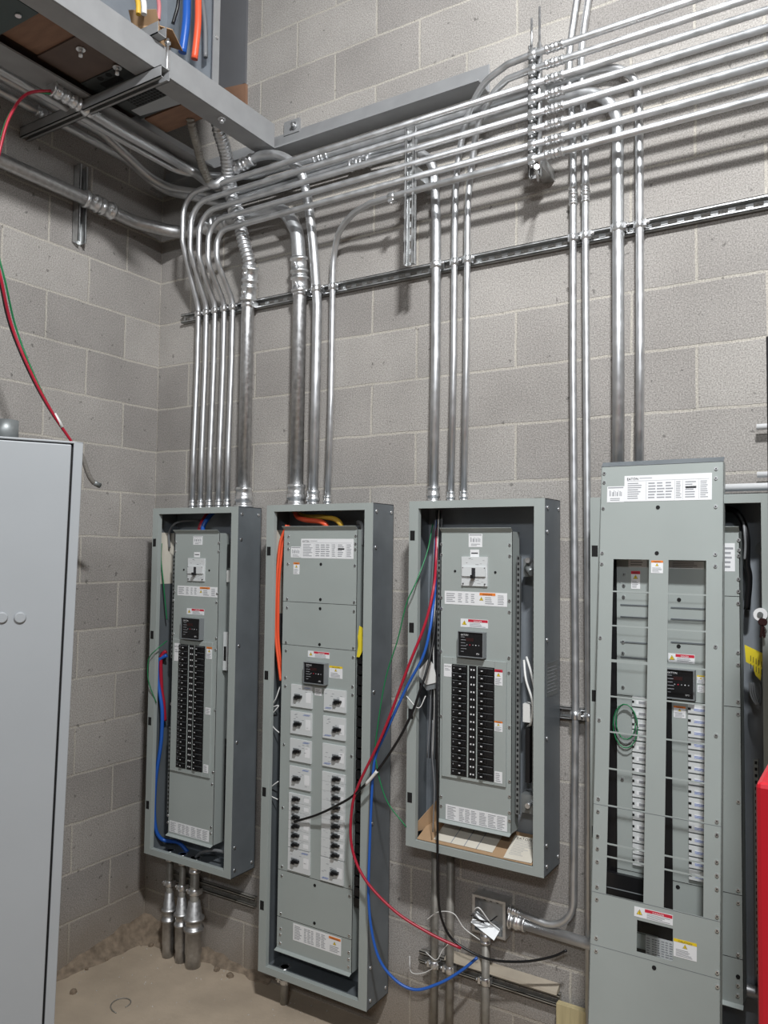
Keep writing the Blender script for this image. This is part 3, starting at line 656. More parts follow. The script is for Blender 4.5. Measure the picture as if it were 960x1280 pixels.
black_panel(c3, F3, 1.607, 1.876, .856, 1.850, dict(
 screws=[zA(238, 320), zA(238, 380), zA(628, 325), zA(628, 388), zA(238, 625), zA(238, 687), zA(626, 643), zA(626, 708), zA(236, 932), zA(624, 970), zA(624, 1055), zB(626, 268), zB(627, 578), zB(627, 665), zB(627, 757), zB(627, 803), zB(236, 665), zB(236, 718), zB(236, 205)],
 dots=[zA(315, 475), zA(545, 482)],
 labels=[(zA(393, 262), zA(470, 338), 'arc'), (zA(402, 352), zA(452, 395), 'small'), (zA(256, 587), zA(612, 680), 'strip'), (zA(347, 745), zA(503, 803), 'danger'), (zB(262, 708), zB(612, 868), 'text')],
 main=(zA(356, 392), zA(502, 563)), meter=(zA(352, 817), zA(490, 966)), plate=(zA(248, 960), zB(608, 612)),
 left=(zA(302, 1008), zB(386, 552)), right=(zA(450, 1016), zB(540, 580)), n=15,
 platelabels=[(zA(252, 1003), zA(298, 1080), 'brand'), (zA(541, 1035), zA(586, 1130), 'warnred'), (zB(540, 232), zB(586, 298), 'warn'), (zB(541, 520), zB(584, 592), 'lines')]))
rail(F3, 1.893, .92, 1.77, c3, .012, .022); rail(F3, 1.935, .95, 1.70, c3, .012, .06); rail(F3, 1.594, 1.35, 1.75, c3, .010, .022)
rail(F3, 1.594, .95, 1.34, c3, .010, .022)
# neutral lugs and its bracket, right gutter
mb = MB(); mb.box(1.90, 1.945, -.10, -.07, 1.70, 1.76, 'steel'); mb.cyl((1.925, -.10, 1.755), (1.925, -.125, 1.755), .009, 'bright', 8); mb.cyl((1.915, -.10, 1.73), (1.94, -.125, 1.715), .012, 'steel', 8)
mb.build('neutral_lug', c3); mb = MB(); mb.box(1.90, 1.95, -.11, -.06, .925, .985, 'steel'); mb.cyl((1.93, -.11, .955), (1.93, -.13, .955), .009, 'bright', 8); mb.build('neutral_lug', c3)
# wires in the gutters of cabinet 3
def wire(pts, r, m, root, name='wire', n=6):
    return MB().tube(smooth(pts, n), r, m, 8).build(name, root)
g3 = lambda q, y: at(q[0], q[1], 'y', y)
wire([(1.905, -.08, 1.43), (1.935, -.11, 1.38), (1.955, -.12, 1.30), (1.945, -.11, 1.24)], .004, 'wwhite', c3)
wire([(1.90, -.09, 1.42), (1.92, -.12, 1.36), (1.945, -.125, 1.29), (1.93, -.10, 1.22), (1.91, -.08, 1.2)], .004, 'wwhite', c3)
mb = MB(); mb.box(1.905, 1.93, -.11, -.07, 1.22, 1.28, 'wwhite'); mb.box(1.91, 1.925, -.10, -.06, 1.02, 1.20, 'black'); mb.build('wire_block', c3)
mb = MB(); mb.box(1.950, 1.962, -.12, -.05, 1.08, 1.13, 'black'); mb.box(1.945, 1.962, -.11, -.06, .98, 1.08, 'black'); mb.build('lug_cover', c3)
for i, (xx, m_) in enumerate(((1.545, 'wgrey'), (1.553, 'wblack'), (1.561, 'wwhite'), (1.570, 'wblack'), (1.578, 'wgrey'))):
    wire([(xx, -.06-.004*i, 1.93), (xx+.004, -.09, 1.7), (xx, -.10, 1.45), (xx+.006, -.10, 1.25), (xx+.003*i, -.11, 1.05)], .0022, m_, c3)
# cardboard and paper lying on the floor of cabinet 3
mb = MB(); mb.hexa([V(p) for p in ((1.535, -.160, .780), (1.958, -.160, .780), (1.958, -.03, .828), (1.535, -.03, .828), (1.535, -.160, .782), (1.958, -.160, .782), (1.958, -.03, .830), (1.535, -.03, .830))], 'card'); mb.hexa([V(p) for p in ((1.499, -.15, .79), (1.501, -.15, .79), (1.562, -.05, .80), (1.560, -.05, .80), (1.500, -.15, .80), (1.502, -.15, .80), (1.564, -.05, .90), (1.562, -.05, .90))], 'card')
tag(mb.build('cardboard_sheet'), 'brown cardboard sheet lying in the bottom of the third cabinet', 'cardboard')
def paper(p, T_, w, d, label, brand=False):
    mb = MB(); T = Matrix.Translation(p) @ T_; mb.box(-w/2, w/2, -d/2, d/2, 0, .0012, 'paper', T)
    rnd = random.Random(int(w*1000)); 
    for i in range(11):
        yy = d/2-.022-i*(d-.03)/12; mb.box(-w/2+.01, -w/2+.01+(w-.02)*rnd.uniform(.5, 1), yy, yy+.0016, .0012, .0014, 'print', T)
    R3 = T.to_3x3()
    if brand: mb.text('EATON', T @ V((-w/2+.01, d/2-.018, .0014)), .016, 'ink', R3 @ V((1, 0, 0)), R3 @ V((0, 1, 0)))
    return tag(mb.build('paper_sheet'), label, 'paper')
paper((1.905, -.104, .8045), Matrix.Rotation(math.radians(20.3), 4, 'X') @ Matrix.Rotation(math.radians(2), 4, 'Z'), .095, .115, 'printed instruction sheet on the right in the bottom of the third cabinet', True)
mb = MB(); T = Matrix.Translation((1.71, -.097, .8065)) @ Matrix.Rotation(math.radians(20.3), 4, 'X'); mb.box(-.115, .105, -.055, .055, 0, .001, 'paper', T)
for a in (-.05, .0, .045): mb.box(a, a+.003, -.055, .055, .001, .0014, 'print', T)
tag(mb.build('paper_sheet'), 'large blank pale folded sheet on cardboard in the bottom of the third cabinet', 'paper')
# side rating label on cabinet 3
mb = MB(); mb.box(2.001, 2.0018, YF+.015, YF+.12, 1.315, 1.425, 'steel')
for i in range(8): mb.box(2.0018, 2.0021, YF+.025, YF+.11-.01*(i % 3), 1.33+i*.011, 1.332+i*.011, 'print')
mb.build('rating_label', c3)
# ---- cabinet 1
c1 = empty('panelboard', (.427, YB, .452), 'leftmost electrical cabinet, open and in shade, with black breakers', 'electrical panel')
enclosure(c1, .175, .680, .452, 1.956)
F1 = Face(YD)
x0, z1 = F1.p(zF(275, 258)); x1, _ = F1.p(zF(588, 258)); _, z0 = F1.p(zG(325, 978)); xl, _ = F1.p(zG(195, 930)); xr, _ = F1.p(zG(468, 1018))
X0, X1 = (x0+xl)/2, (x1+xr)/2
black_panel(c1, F1, X0, X1, z0, z1, dict(
 screws=[zF(280, 322), zF(276, 384), zF(578, 327), zF(576, 385), zF(270, 665), zF(566, 680), zF(262, 725), zF(562, 740), zF(262, 960), zF(560, 990), zF(556, 1070), zG(218, 147), zG(488, 185), zG(475, 567), zG(470, 640), zG(198, 833), zG(198, 875), zG(464, 905), zG(462, 942)],
 dots=[zF(333, 513), zF(510, 518)],
 labels=[(zF(400, 278), zF(462, 340), 'arc'), (zF(405, 390), zF(445, 427), 'small'), (zF(290, 622), zF(565, 706), 'strip'), (zF(355, 780), zF(474, 830), 'danger'), (zG(207, 862), zG(448, 998), 'text')],
 main=(zF(368, 432), zF(480, 594)), meter=(zF(346, 845), zF(468, 996)), plate=(zF(264, 992), zG(458, 605)),
 left=(zF(308, 1028), zG(312, 543)), right=(zF(420, 1040), zG(414, 568)), n=21,
 platelabels=[(zF(268, 1022), zF(306, 1150), 'brand'), (zF(492, 1048), zF(528, 1135), 'warn'), (zG(428, 168), zG(458, 215), 'lines'), (zG(416, 518), zG(444, 575), 'lines')]))
rail(F1, X0-.014, 1.3, 1.75, c1, .012, .022); rail(F1, X0-.014, .62, 1.0, c1, .012, .022)
mb = MB(); mb.box(X0-.045, X0-.022, -.09, -.085, .56, 1.86, 'steel'); mb.box(X1+.004, X1+.016, -.085, -.08, .98, 1.80, 'steel'); mb.box(X1+.018, .676, -.075, -.03, .75, 1.85, 'black'); mb.build('side_rail', c1)  # the black box is a plain fill closing the right gutter
mb = MB(); mb.box(X1+.012, X1+.028, -.10, -.06, 1.64, 1.69, 'wwhite'); mb.box(X1+.010, X1+.034, -.11, -.07, 1.27, 1.43, 'plastic'); mb.box(X1+.014, X1+.028, -.1105, -.11, 1.31, 1.37, 'hole'); mb.box(X1+.012, X1+.04, -.10, -.05, 1.70, 1.80, 'black'); mb.build('neutral_bar', c1)
mb = MB(); xi, zi = .214, 1.70; mb.box(.1772, .1785, -.135, -.04, 1.62, 1.85, 'paper')
mb.build('directory_card', c1)
wire([(.19, -.08, 1.78), (.20, -.09, 1.86), (.25, -.08, 1.90), (.36, -.06, 1.905)], .005, 'wgrey', c1)
for q, m_, lb in (([(.395, -.10, 1.83), (.402, -.10, 1.88), (.405, -.06, 1.94)], 'wred', 'red cable end rising behind the front of the leftmost cabinet'), ([(.425, -.11, 1.82), (.432, -.11, 1.885), (.445, -.06, 1.95)], 'wblue', 'blue cable end rising behind the front of the leftmost cabinet')):
    tag(MB().tube(smooth(q), .010, m_, 10).build('cable'), lb, 'cable')
def cable_px(qs, r, m, label, group=None, n=8, ends=()):
    ps = [at(u, v, 'y', y) for (u, v), y in qs]
    return tag(MB().tube(smooth(ps, n), r, m, 10).build('cable'), label, 'cable', group)
cable_px([(zF(214, 1108), -.10), (zF(165, 1135), -.115), (zF(150, 1170), -.12), (zG(135, 10), -.12), (zG(160, 180), -.12), (zG(158, 330), -.12), (zG(148, 430), -.12), (zG(122, 600), -.12), (zG(112, 780), -.12), (zG(118, 900), -.115), (zG(140, 960), -.10), (zG(178, 988), -.08), (zG(260, 1000), -.06), (zG(320, 1060), -.05)], .0085, 'wblue', 'blue feeder cable looping down the left side inside the leftmost cabinet')
cable_px([(zF(210, 1080), -.10), (zF(180, 1105), -.11), (zF(172, 1170), -.11), (zG(158, 60), -.105), (zG(170, 140), -.10), (zG(178, 250), -.09)], .0085, 'wred', 'red feeder cable beside the blue one inside the leftmost cabinet')
cable_px([(zF(178, 330), -.12), (zF(175, 450), -.12), (zF(190, 600), -.12), (zF(205, 760), -.11), (zF(215, 860), -.1)], .0028, 'wgreen', 'thin green wire hanging inside the left edge of the leftmost cabinet')
cable_px([(zF(215, 1008), -.12), (zF(140, 1070), -.18), (zF(95, 1120), -.185), (zF(82, 1190), -.185), (zG(80, 20), -.185), (zG(125, 140), -.16)], .0022, 'wgreen', 'thin green wire bowed out past the left edge of the leftmost cabinet')
cable_px([(zG(545, 1058), -.11), (zG(480, 1048), -.11), (zG(400, 1062), -.10), (zG(365, 1095), -.08)], .0065, 'wgrey', 'grey cable curling in the bottom of the leftmost cabinet')
# ---- cabinet 2 (white breakers)
c2 = empty('panelboard', (1.085, YB, .138), 'tall second electrical cabinet from the left, open, with two columns of white breakers', 'electrical panel')
enclosure(c2, .833, 1.340, .138, 1.957)
F2 = Face(YD); T2 = F2.T()
dx0, dx1, dz1, dz0 = .897, 1.2515, 1.860, .232
zs = lambda q: F2.p(q)[1]
mb = deadfront(c2, F2, dx0, dx1, dz0, dz1, [zs(zC(430, 715)), zs(zC(425, 1010)), zs(zE(400, 283)), zs(zE(400, 575))], depth=.06)
screws(F2, mb, [zC(*q) for q in ((220, 268), (218, 315), (218, 352), (215, 452), (210, 685), (209, 743), (203, 975), (202, 1030), (198, 1210), (667, 265), (665, 318), (664, 355), (661, 463), (656, 707), (655, 768), (650, 1013), (649, 1075), (645, 1270))] +
       [zD(*q) for q in ((197, 93), (189, 482), (180, 902), (645, 152), (638, 560))] + [zE(*q) for q in ((205, 205), (204, 262), (198, 487), (197, 578), (195, 612), (194, 665), (612, 325), (611, 383), (608, 620), (606, 720), (605, 762), (604, 808))])
for q in (zC(433, 455), zC(430, 690), zC(428, 751), zC(424, 990), zE(401, 320), zE(399, 547)): dot(F2, mb, q)
df2 = mb.build('dead_front', c2)
for k_, (a, b, kind) in enumerate(((zC(302, 285), zC(650, 420), 'table'), (zC(234, 337), zC(298, 410), 'arc'), (zC(251, 442), zC(289, 522), 'warn'), (zC(347, 1030), zC(490, 1086), 'danger'), (zC(490, 1130), zC(576, 1220), 'caution'), (zD(393, 105), zD(438, 160), 'lines'), (zE(272, 545), zE(558, 745), 'textwarn'))):
    sticker(F2, a, b, kind, df2, seed=60+k_)
meter(F2, zC(346, 1103), zC(478, 1252), c2)
for q0, q1 in ((zD(240, 78), zD(378, 246)), (zD(237, 256), zD(375, 428)), (zD(233, 438), zD(371, 612)), (zD(230, 620), zD(367, 795))):
    a, b = F2.p(q0), F2.p(q1); toggle_breaker(F2, a[0], b[0], b[1], a[1], c2, -1, seed=int(a[1]*1000))
for q0, q1 in ((zD(459, 108), zD(603, 274)), (zD(453, 288), zD(600, 460)), (zD(450, 471), zD(598, 650))):
    a, b = F2.p(q0), F2.p(q1); toggle_breaker(F2, a[0], b[0], b[1], a[1], c2, 1, seed=int(a[1]*1000))
a, b = F2.p(zD(226, 800)), F2.p(zD(361, 1195)); a2, b2 = F2.p(zE(245, 88)), F2.p(zE(374, 260))
hh = (a[1]-a2[1]-.002)/6
for i in range(6): toggle_breaker(F2, a[0], b[0], a[1]-(i+1)*hh+.001, a[1]-i*hh, c2, -1, True, False, i)
toggle_breaker(F2, a2[0], b2[0], b2[1], a2[1], c2, -1, seed=11)
a, b = F2.p(zD(447, 658)), F2.p(zD(592, 1230)); a2, b2 = F2.p(zE(441, 142)), F2.p(zE(575, 322)); hh = (a[1]-a2[1]-.002)/9
for i in range(9): toggle_breaker(F2, a[0], b[0], a[1]-(i+1)*hh+.001, a[1]-i*hh, c2, 1, True, False, 20+i)
toggle_breaker(F2, a2[0], b2[0], b2[1], a2[1], c2, 1, seed=12)
mb = MB(); xx0, xx1 = dx1+.004, 1.296   # breaker ends peeping out past the front
for i in range(24):
    zt = 1.39-i*.0385; mb.box(xx0, xx1, -.132, -.06, zt-.031, zt, 'black'); mb.hexa([V(p) for p in ((xx1-.012, -.136, zt-.030), (xx1, -.136, zt-.030), (xx1, -.10, zt-.030), (xx1-.012, -.10, zt-.030), (xx1-.002, -.136, zt-.012), (xx1, -.136, zt-.012), (xx1, -.10, zt-.012), (xx1-.002, -.10, zt-.012))], 'wwhite')
mb.build('breaker_ends_and_gap_shade', c2)
mb = MB(); mb.box(dx1+.020, 1.300, -.120, -.116, 1.52, 1.74, 'plastic'); mb.box(dx1+.020, 1.300, -.120, -.116, 1.40, 1.50, 'steel'); mb.cyl((1.288, -.12, 1.70), (1.288, -.121, 1.70), .003, 'hole', 8); mb.cyl((1.288, -.12, 1.62), (1.288, -.121, 1.62), .003, 'hole', 8); mb.box(dx1+.012, 1.295, -.07, -.066, .3, .47, 'plastic')
for i in range(8): mb.box(dx1+.018, dx1+.026, -.0706, -.07, .32+i*.018, .326+i*.018, 'hole')
mb.build('side_rail', c2)
mb = MB(); mb.box(.8352, .8365, -.135, -.04, 1.52, 1.86, 'paper'); mb.build('directory_card', c2)
def g2(qs, r, m, lb): return cable_px(qs, r, m, lb)
g2([(zC(262, 108), -.06), (zC(280, 140), -.09), (zC(330, 160), -.115), (zC(420, 170), -.12), (zC(462, 190), -.12), (zC(484, 222), -.105)], .0105, 'worange', 'orange cable arching left of the yellow one in the top of the second cabinet')
g2([(zC(255, 105), -.05), (zC(330, 138), -.08), (zC(440, 140), -.10), (zC(520, 152), -.115), (zC(558, 180), -.12), (zC(578, 222), -.105)], .0105, 'wyellow', 'yellow cable arching in the top of the second cabinet')
for d_, lb, y_ in ((0, 'outer', -.13), (16, 'inner', -.115)):
    g2([(zC(205+d_, 195), y_), (zC(165+d_, 300), y_), (zC(148+d_, 430), y_), (zC(135+d_, 600), y_), (zC(128+d_*1.2, 800), y_), (zC(132+d_, 950), y_), (zC(150+d_*.7, 1100), y_), (zC(166+d_*.2, 1230), y_)], .0062, 'worange', f'{lb} of the two orange cables down the left gutter of the second cabinet')
g2([(zC(680, 175), -.08), (zC(705, 190), -.10), (zC(712, 250), -.10), (zC(705, 330), -.1)], .008, 'wgrey', 'short grey cable in the top right corner of the second cabinet')
g2([(zD(160, 95), -.11), (zD(135, 170), -.12), (zD(105, 230), -.12), (zD(150, 225), -.11), (zD(105, 290), -.12), (zD(112, 360), -.12), (zD(155, 405), -.11)], .0022, 'wwhite', 'thin white wire curling out of the left gutter of the second cabinet, upper one')
g2([(zD(150, 728), -.11), (zD(100, 770), -.12), (zD(95, 820), -.12), (zD(145, 850), -.11)], .0022, 'wwhite', 'thin white wire looping out of the left gutter of the second cabinet, lower one')
mb = MB(); F = Face(-.14); P = [at(*zC(*q), 'y', -.137) for q in ((690, 865), (715, 880), (712, 935), (725, 985), (722, 1010), (690, 1075), (672, 1072), (682, 1000), (680, 935))]
mb.prism([(p.x, p.z) for p in P][::-1], -.1385, -.137, 'tag'); tag(mb.build('yellow_tag'), 'yellow tag hanging at the right of the second cabinet front', 'tag')
wr0_ = at(832, 800, 'y', -.16).x
# ---- cabinet 4 with its removed front leaning against it
c4 = empty('panelboard', (2.402, YB, .30), 'fourth electrical cabinet at the right, mostly hidden behind the removed grey front', 'electrical panel')
enclosure(c4, 2.150, 2.674, .30, 1.955)
F4 = Face(YD)
q4 = (2.222, 2.576, .52, 1.850)
mb = deadfront(c4, F4, *q4, [F4.p(zH(780, 732))[1], F4.p(zI(780, 265))[1], F4.p(zJ(790, 325))[1], F4.p(zJ(800, 660))[1]], depth=.06)
screws(F4, mb, [zH(*q) for q in ((808, 438), (809, 490), (808, 520), (807, 642), (807, 706), (806, 769), (805, 1025), (209, 617), (208, 676), (207, 735), (205, 970), (204, 1028))] + [zI(*q) for q in ((805, 45), (805, 238), (805, 302), (806, 760), (204, 162), (200, 642))] + [zJ(*q) for q in ((805, 303), (805, 370), (804, 640), (803, 800), (802, 853))])
for q in (zH(496, 750), zH(494, 993), zJ(490, 287), zJ(804, 755)): dot(F4, mb, q, .006)
for v_ in (775, 838, 970, 1050):
    x, z = F4.p(zH(256, v_)); F4.xz(mb, 2.235, 2.37, z-.004, z, 'greyd', .002)
for v_ in (790, 850, 972): x, z = F4.p(zH(530, v_)); F4.xz(mb, 2.385, 2.50, z-.004, z, 'greyd', .002)
df4 = mb.build('dead_front', c4)
for k_, (a, b, kind) in enumerate(((zH(232, 500), zH(328, 582), 'lines'), (zH(246, 600), zH(293, 694), 'warnred'), (zH(727, 455), zH(788, 603), 'lines'), (zH(440, 1028), zH(578, 1085), 'danger'), (zI(590, 100), zI(630, 145), 'caution'), (zI(592, 152), zI(630, 192), 'lines'), (zI(468, 258), zI(531, 326), 'warn'), (zH(440, 548), zH(626, 590), 'lines'))):
    sticker(F4, a, b, kind, df4, seed=90+k_)
meter(F4, zI(430, 62), zI(580, 222), c4)
F4b = Face(YD-.004)
def col4(q0, q1, n, left, gaps):
    xA, zT = F4.p(q0); xB, zBm = F4.p(q1); h = (zT-zBm)/n
    for i in range(n):
        mb = MB(); T = F4.T(); a, b = zT-(i+1)*h+h*.08, zT-i*h-h*.06
        mb.box(xA, xB, -.008, 0, a, b, 'plastic', T); mb.box(xA+(xB-xA)*.25, xB, -.0084, -.008, a+h*.2, a+h*.55, 'white', T)
        if left: mb.box(xA+(xB-xA)*.4, xA+(xB-xA)*.8, -.0088, -.008, a+h*.25, a+h*.5, 'print', T)
        else:
            for k in range(3): mb.box(xA+(xB-xA)*.25, xA+(xB-xA)*.75, -.0088, -.008, a+h*(.25+.08*k), a+h*(.28+.08*k), 'wblue', T)
        mb.box(xA, xA+(xB-xA)*.12, -.009, -.006, a+h*.3, a+h*.5, 'hole', T); mb.box(xA, xB, -.004, 0, a-h*.05, a, 'hole', T)
        mb.build('breaker', c4)
col4(zI(255, 205), zJ(345, 190), 15, True, 0); col4(zI(545, 240), zJ(680, 275), 15, False, 0)
rail(F4, 2.610, .6, 1.2, c4, .012, .04)
mb = MB(); xa, _ = F4.p(zJ(122, 200)); mb.box(2.196, 2.34, -.150, -.136, F4.p(zJ(222, 355))[1], F4.p(zJ(222, 220))[1], 'black'); mb.box(2.196, 2.34, -.152, -.150, F4.p(zJ(222, 300))[1], F4.p(zJ(222, 296))[1], 'mid'); mb.build('blank_filler', c4)
mb = MB(); mb.box(2.186, 2.221, -.125, -.06, .54, 1.86, 'black'); mb.build('breaker_ends_and_gap_shade', c4)  # black strip put in for the shaded gap left of the dead front
mb = MB(); mb.box(wr0_-.03, wr0_+.012, -.1375, -.1365, .62, 1.36, 'black'); mb.build('black_strip', c4)  # plain black strip at the right window's left edge
FW = Face(-.137); mb = MB(); FW.rect(mb, zJ(262, 450), zJ(480, 570), 'black', .0006); FW.rect(mb, zJ(262, 600), zJ(322, 700), 'black', .0006); mb.build('window_black', c4)  # plain black patches behind the small clear window
sticker(Face(-.1378), zJ(322, 535), zJ(470, 690), 'text', c4, seed=77)
mb = MB(); mb.cyl((2.628, YB-.003, 1.80), (2.628, YB-.006, 1.80), .024, 'steel', 20); mb.cyl((2.628, YB-.006, 1.80), (2.628, YB-.007, 1.80), .009, 'hole', 12); mb.build('knockout', c4)
cable_px([(zH(740, 275), -.07), (zH(790, 290), -.09), (zH(830, 345), -.10), (zH(850, 430), -.11), (zH(850, 560), -.10), (zH(862, 640), -.09), (zH(850, 800), -.08)], .009, 'wblack', 'thick black cable bending down inside the right side of the fourth cabinet')
cable_px([(zH(800, 280), -.07), (zH(828, 330), -.10), (zH(838, 400), -.12), (zH(842, 470), -.12), (zH(838, 540), -.12)], .0035, 'wgrey', 'thin grey wire beside the thick black cable in the fourth cabinet')
for i in range(3):
    cable_px([(zI(866+i*10, 140), -.10), (zI(868+i*12, 190), -.11), (zI(885+i*10, 235), -.12), (zI(905+i*6, 252), -.12), (zI(925, 200), -.10), (zI(918, 140), -.09)], .003, 'wgrey', 'thin grey wires looping below the yellow tag in the fourth cabinet', 'grey wires below the yellow tag')
P = [at(*zH(*q), 'y', -.125) for q in ((838, 985), (935, 1030), (932, 1085))] + [at(*zI(*q), 'y', -.125) for q in ((928, 70), (922, 128), (895, 100), (880, 50), (845, 30))]
mb = MB(); mb.prism([(p.x, p.z) for p in P][::-1], -.1265, -.125, 'tag')
a = at(*zH(862, 1030), 'y', -.1265)
for i in range(7):
    for j in range(2): mb.box(a.x+.003+i*.007, a.x+.0045+i*.007, -.127, -.1265, a.z-.022-j*.022-i*.0035, a.z-.006-j*.022-i*.0035, 'ink')
tag(mb.build('yellow_tag'), 'yellow printed tag hanging inside the right side of the fourth cabinet', 'tag')
for i, m_ in enumerate(('wgreen', 'wgrey', 'wgreen')):
    c0 = at(*zI(215, 345), 'y', -.155); R_ = .033+.004*i
    P = [V((c0.x+R_*.9*math.cos(t), -.150-.002*i, c0.z-.006*i+R_*1.6*math.sin(t))) for t in [j*.35 for j in range(19)]]
    tag(MB().tube(P, .0018, m_, 6, ).build('wire_coil'), 'small loose coil of green and grey wire in the left window of the leaning front', 'wire', 'coiled wires in the leaning front window')
# leaning cover
lo = V((0, -.172, 2.030)); ang = math.atan(.084); uax = V((0, math.sin(ang), math.cos(ang))); nrm = V((0, -math.cos(ang), math.sin(ang)))
FC = Face(0, (lo, nrm, uax)); TC = FC.T()
cv = empty('panelboard_cover', (2.365, lo.y-.17, 0), 'removed grey panel front with two windows of crossbars leaning against the fourth cabinet', 'panel cover')
cx0, cx1 = 2.187, 2.541; ct = FC.p(zH(400, 45))[1]; cbot = -(2.030/uax.z)+.001
wl0, wl1 = FC.p(zH(148, 600))[0], FC.p(zH(330, 600))[0]; wr0, wr1 = FC.p(zH(432, 600))[0], FC.p(zH(630, 600))[0]
wl0 = (wl0+FC.p(zJ(122, 200))[0])/2; wl1 = (wl1+FC.p(zJ(322, 200))[0])/2; wr0 = (wr0+FC.p(zJ(427, 200))[0])/2; wr1 = (wr1+FC.p(zJ(632, 200))[0])/2
wt = FC.p(zH(300, 540))[1]; wb = FC.p(zJ(427, 398))[1]; wbl = FC.p(zJ(222, 352))[1]
# small window low
sx0, sz1 = FC.p(zJ(277, 458)); sx1, sz0 = FC.p(zJ(462, 675))
mb = MB(); t = .002
def pb(x0_, x1_, z0_, z1_, y0_=0, y1_=t, m='grey'): mb.box(x0_, x1_, y0_, y1_, z0_, z1_, m, TC)
pb(cx0, cx1, wt, ct); pb(cx0, wl0, wb, wt); pb(wl1, wr0, wb, wt); pb(wr1, cx1, wb, wt); pb(wl0, wl1, wb, wbl)
pb(cx0, cx1, sz1, wb); pb(cx0, sx0, sz0, sz1); pb(sx1, cx1, sz0, sz1); pb(cx0, cx1, cbot, sz0)
pb(cx0, cx0+t, cbot, ct, 0, .030); pb(cx1-t, cx1, cbot, ct, 0, .030)
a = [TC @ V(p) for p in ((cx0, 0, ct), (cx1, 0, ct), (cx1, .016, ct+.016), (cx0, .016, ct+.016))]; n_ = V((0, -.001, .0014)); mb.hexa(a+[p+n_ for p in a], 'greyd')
for q in (zJ(60, 313), zJ(60, 590), zI(60, 772)): zz = FC.p(q)[1]; pb(cx0, cx1, zz-.0007, zz+.0007, -.0002, 0, 'greyd')
screws(FC, mb, [zH(*q) for q in ((107, 92), (106, 138), (102, 273), (96, 506), (94, 563), (86, 948), (690, 67), (689, 116), (688, 264), (686, 513), (686, 575), (687, 995))] + [zI(*q) for q in ((80, 333), (76, 744), (74, 810), (72, 940), (690, 415), (694, 863), (694, 932))] + [zJ(*q) for q in ((72, 20), (71, 86), (70, 153), (69, 285), (68, 350), (65, 552), (64, 620), (694, 15), (694, 156), (694, 227), (694, 298), (695, 441), (695, 515), (696, 733), (697, 806))])
for q in (zH(386, 268), zH(380, 507), zJ(366, 708)): dot(FC, mb, q, .006)
mb.build('cover_plate', cv)
for name_, x0_, x1_, qs in (('left', wl0, wl1, [zH(240, 709), zH(240, 890), zH(238, 1072), zI(232, 35), zI(232, 220), zI(230, 408), zI(228, 602), zI(226, 798), zJ(225, 82), zJ(224, 150)]),
                            ('right', wr0, wr1, [zH(530, 722), zH(530, 910), zI(530, 62), zI(530, 245), zI(530, 448), zI(530, 650), zI(530, 855), zJ(530, 145), zJ(530, 218)])):
    for q in qs:
        zz = FC.p(q)[1]; mb = MB(); mb.box(x0_, x1_, 0, .002, zz-.0022, zz+.0022, 'grey', TC); mb.build('crossbar', cv)
for k_, (a, b, kind) in enumerate(((zH(212, 105), zH(667, 228), 'table'), (zH(122, 160), zH(209, 240), 'arc'), (zH(351, 545), zH(412, 612), 'warn'), (zJ(263, 386), zJ(463, 488), 'danger'), (zJ(468, 552), zJ(588, 678), 'caution'))):
    o_ = sticker(FC, a, b, kind, cv, seed=120+k_)
mb = MB(); mb.box(sx0-.006, sx1+.006, .003, .005, sz0-.006, sz1+.006, 'clear', TC); lab(mb.build('clear_window', cv), 'small clear window low in the front')
# ------------------------------------------------------------------ loose cables between the cabinets
zK = Z(420, 780, 2.56)
cable_px([((541, 655), -.07), ((534, 690), -.13), ((520, 728), -.19), ((508, 755), -.20), ((497, 800), -.20), (zK(160, 170), -.20), (zK(133, 330), -.20), (zK(127, 430), -.20), (zK(160, 560), -.20), (zK(225, 650), -.19)], .0022, 'wgreen', 'thin green wire bowing out left of the third cabinet')
cable_px([((546, 655), -.06), ((545, 700), -.10), ((542, 735), -.17), (zK(285, 0), -.20), (zK(230, 140), -.22), (zK(150, 350), -.22), (zK(70, 520), -.22), (zK(49, 610), -.22), (zK(52, 720), -.22), (zK(95, 820), -.22), (zK(190, 920), -.20), (zK(300, 990), -.17), (zK(400, 1038), -.14)], .0050, 'wred', 'red cable hanging from the third cabinet and sweeping across to the floor pipes')
cable_px([((545, 650), -.06), ((544, 730), -.10), ((541, 760), -.16), (zK(300, 20), -.19), (zK(278, 105), -.20), (zK(225, 205), -.20), (zK(158, 350), -.20), (zK(128, 420), -.20), (zK(117, 500), -.20), (zK(108, 700), -.20), (zK(105, 900), -.20), (zK(130, 1050), -.20), (zK(180, 1130), -.19), (zK(250, 1170), -.17), (zK(330, 1150), -.14), (zK(400, 1110), -.11), (zK(452, 1068), -.09)], .0050, 'wblue', 'blue cable hanging from the third cabinet in a deep loop')
ob = cable_px([((546, 760), -.10), (zK(310, 60), -.14), (zK(290, 150), -.18), (zK(268, 215), -.20), (zK(245, 280), -.21), (zK(200, 370), -.22), (zK(130, 472), -.22), (zK(60, 545), -.22), (zK(0, 582), -.20), ((395, 1019), -.17), ((368, 1027), -.15)], .0046, 'wblack', 'black cable with a white tape mark crossing to the white breakers of the second cabinet')
a, b = at(*zK(95, 513), 'y', -.22), at(*zK(132, 470), 'y', -.22)
lab(MB().tube(smooth([a, a.lerp(b, .5)+V((0, 0, -.001)), b], 4), .0058, 'wwhite', 10).build('tape_mark', ob), 'white tape mark')
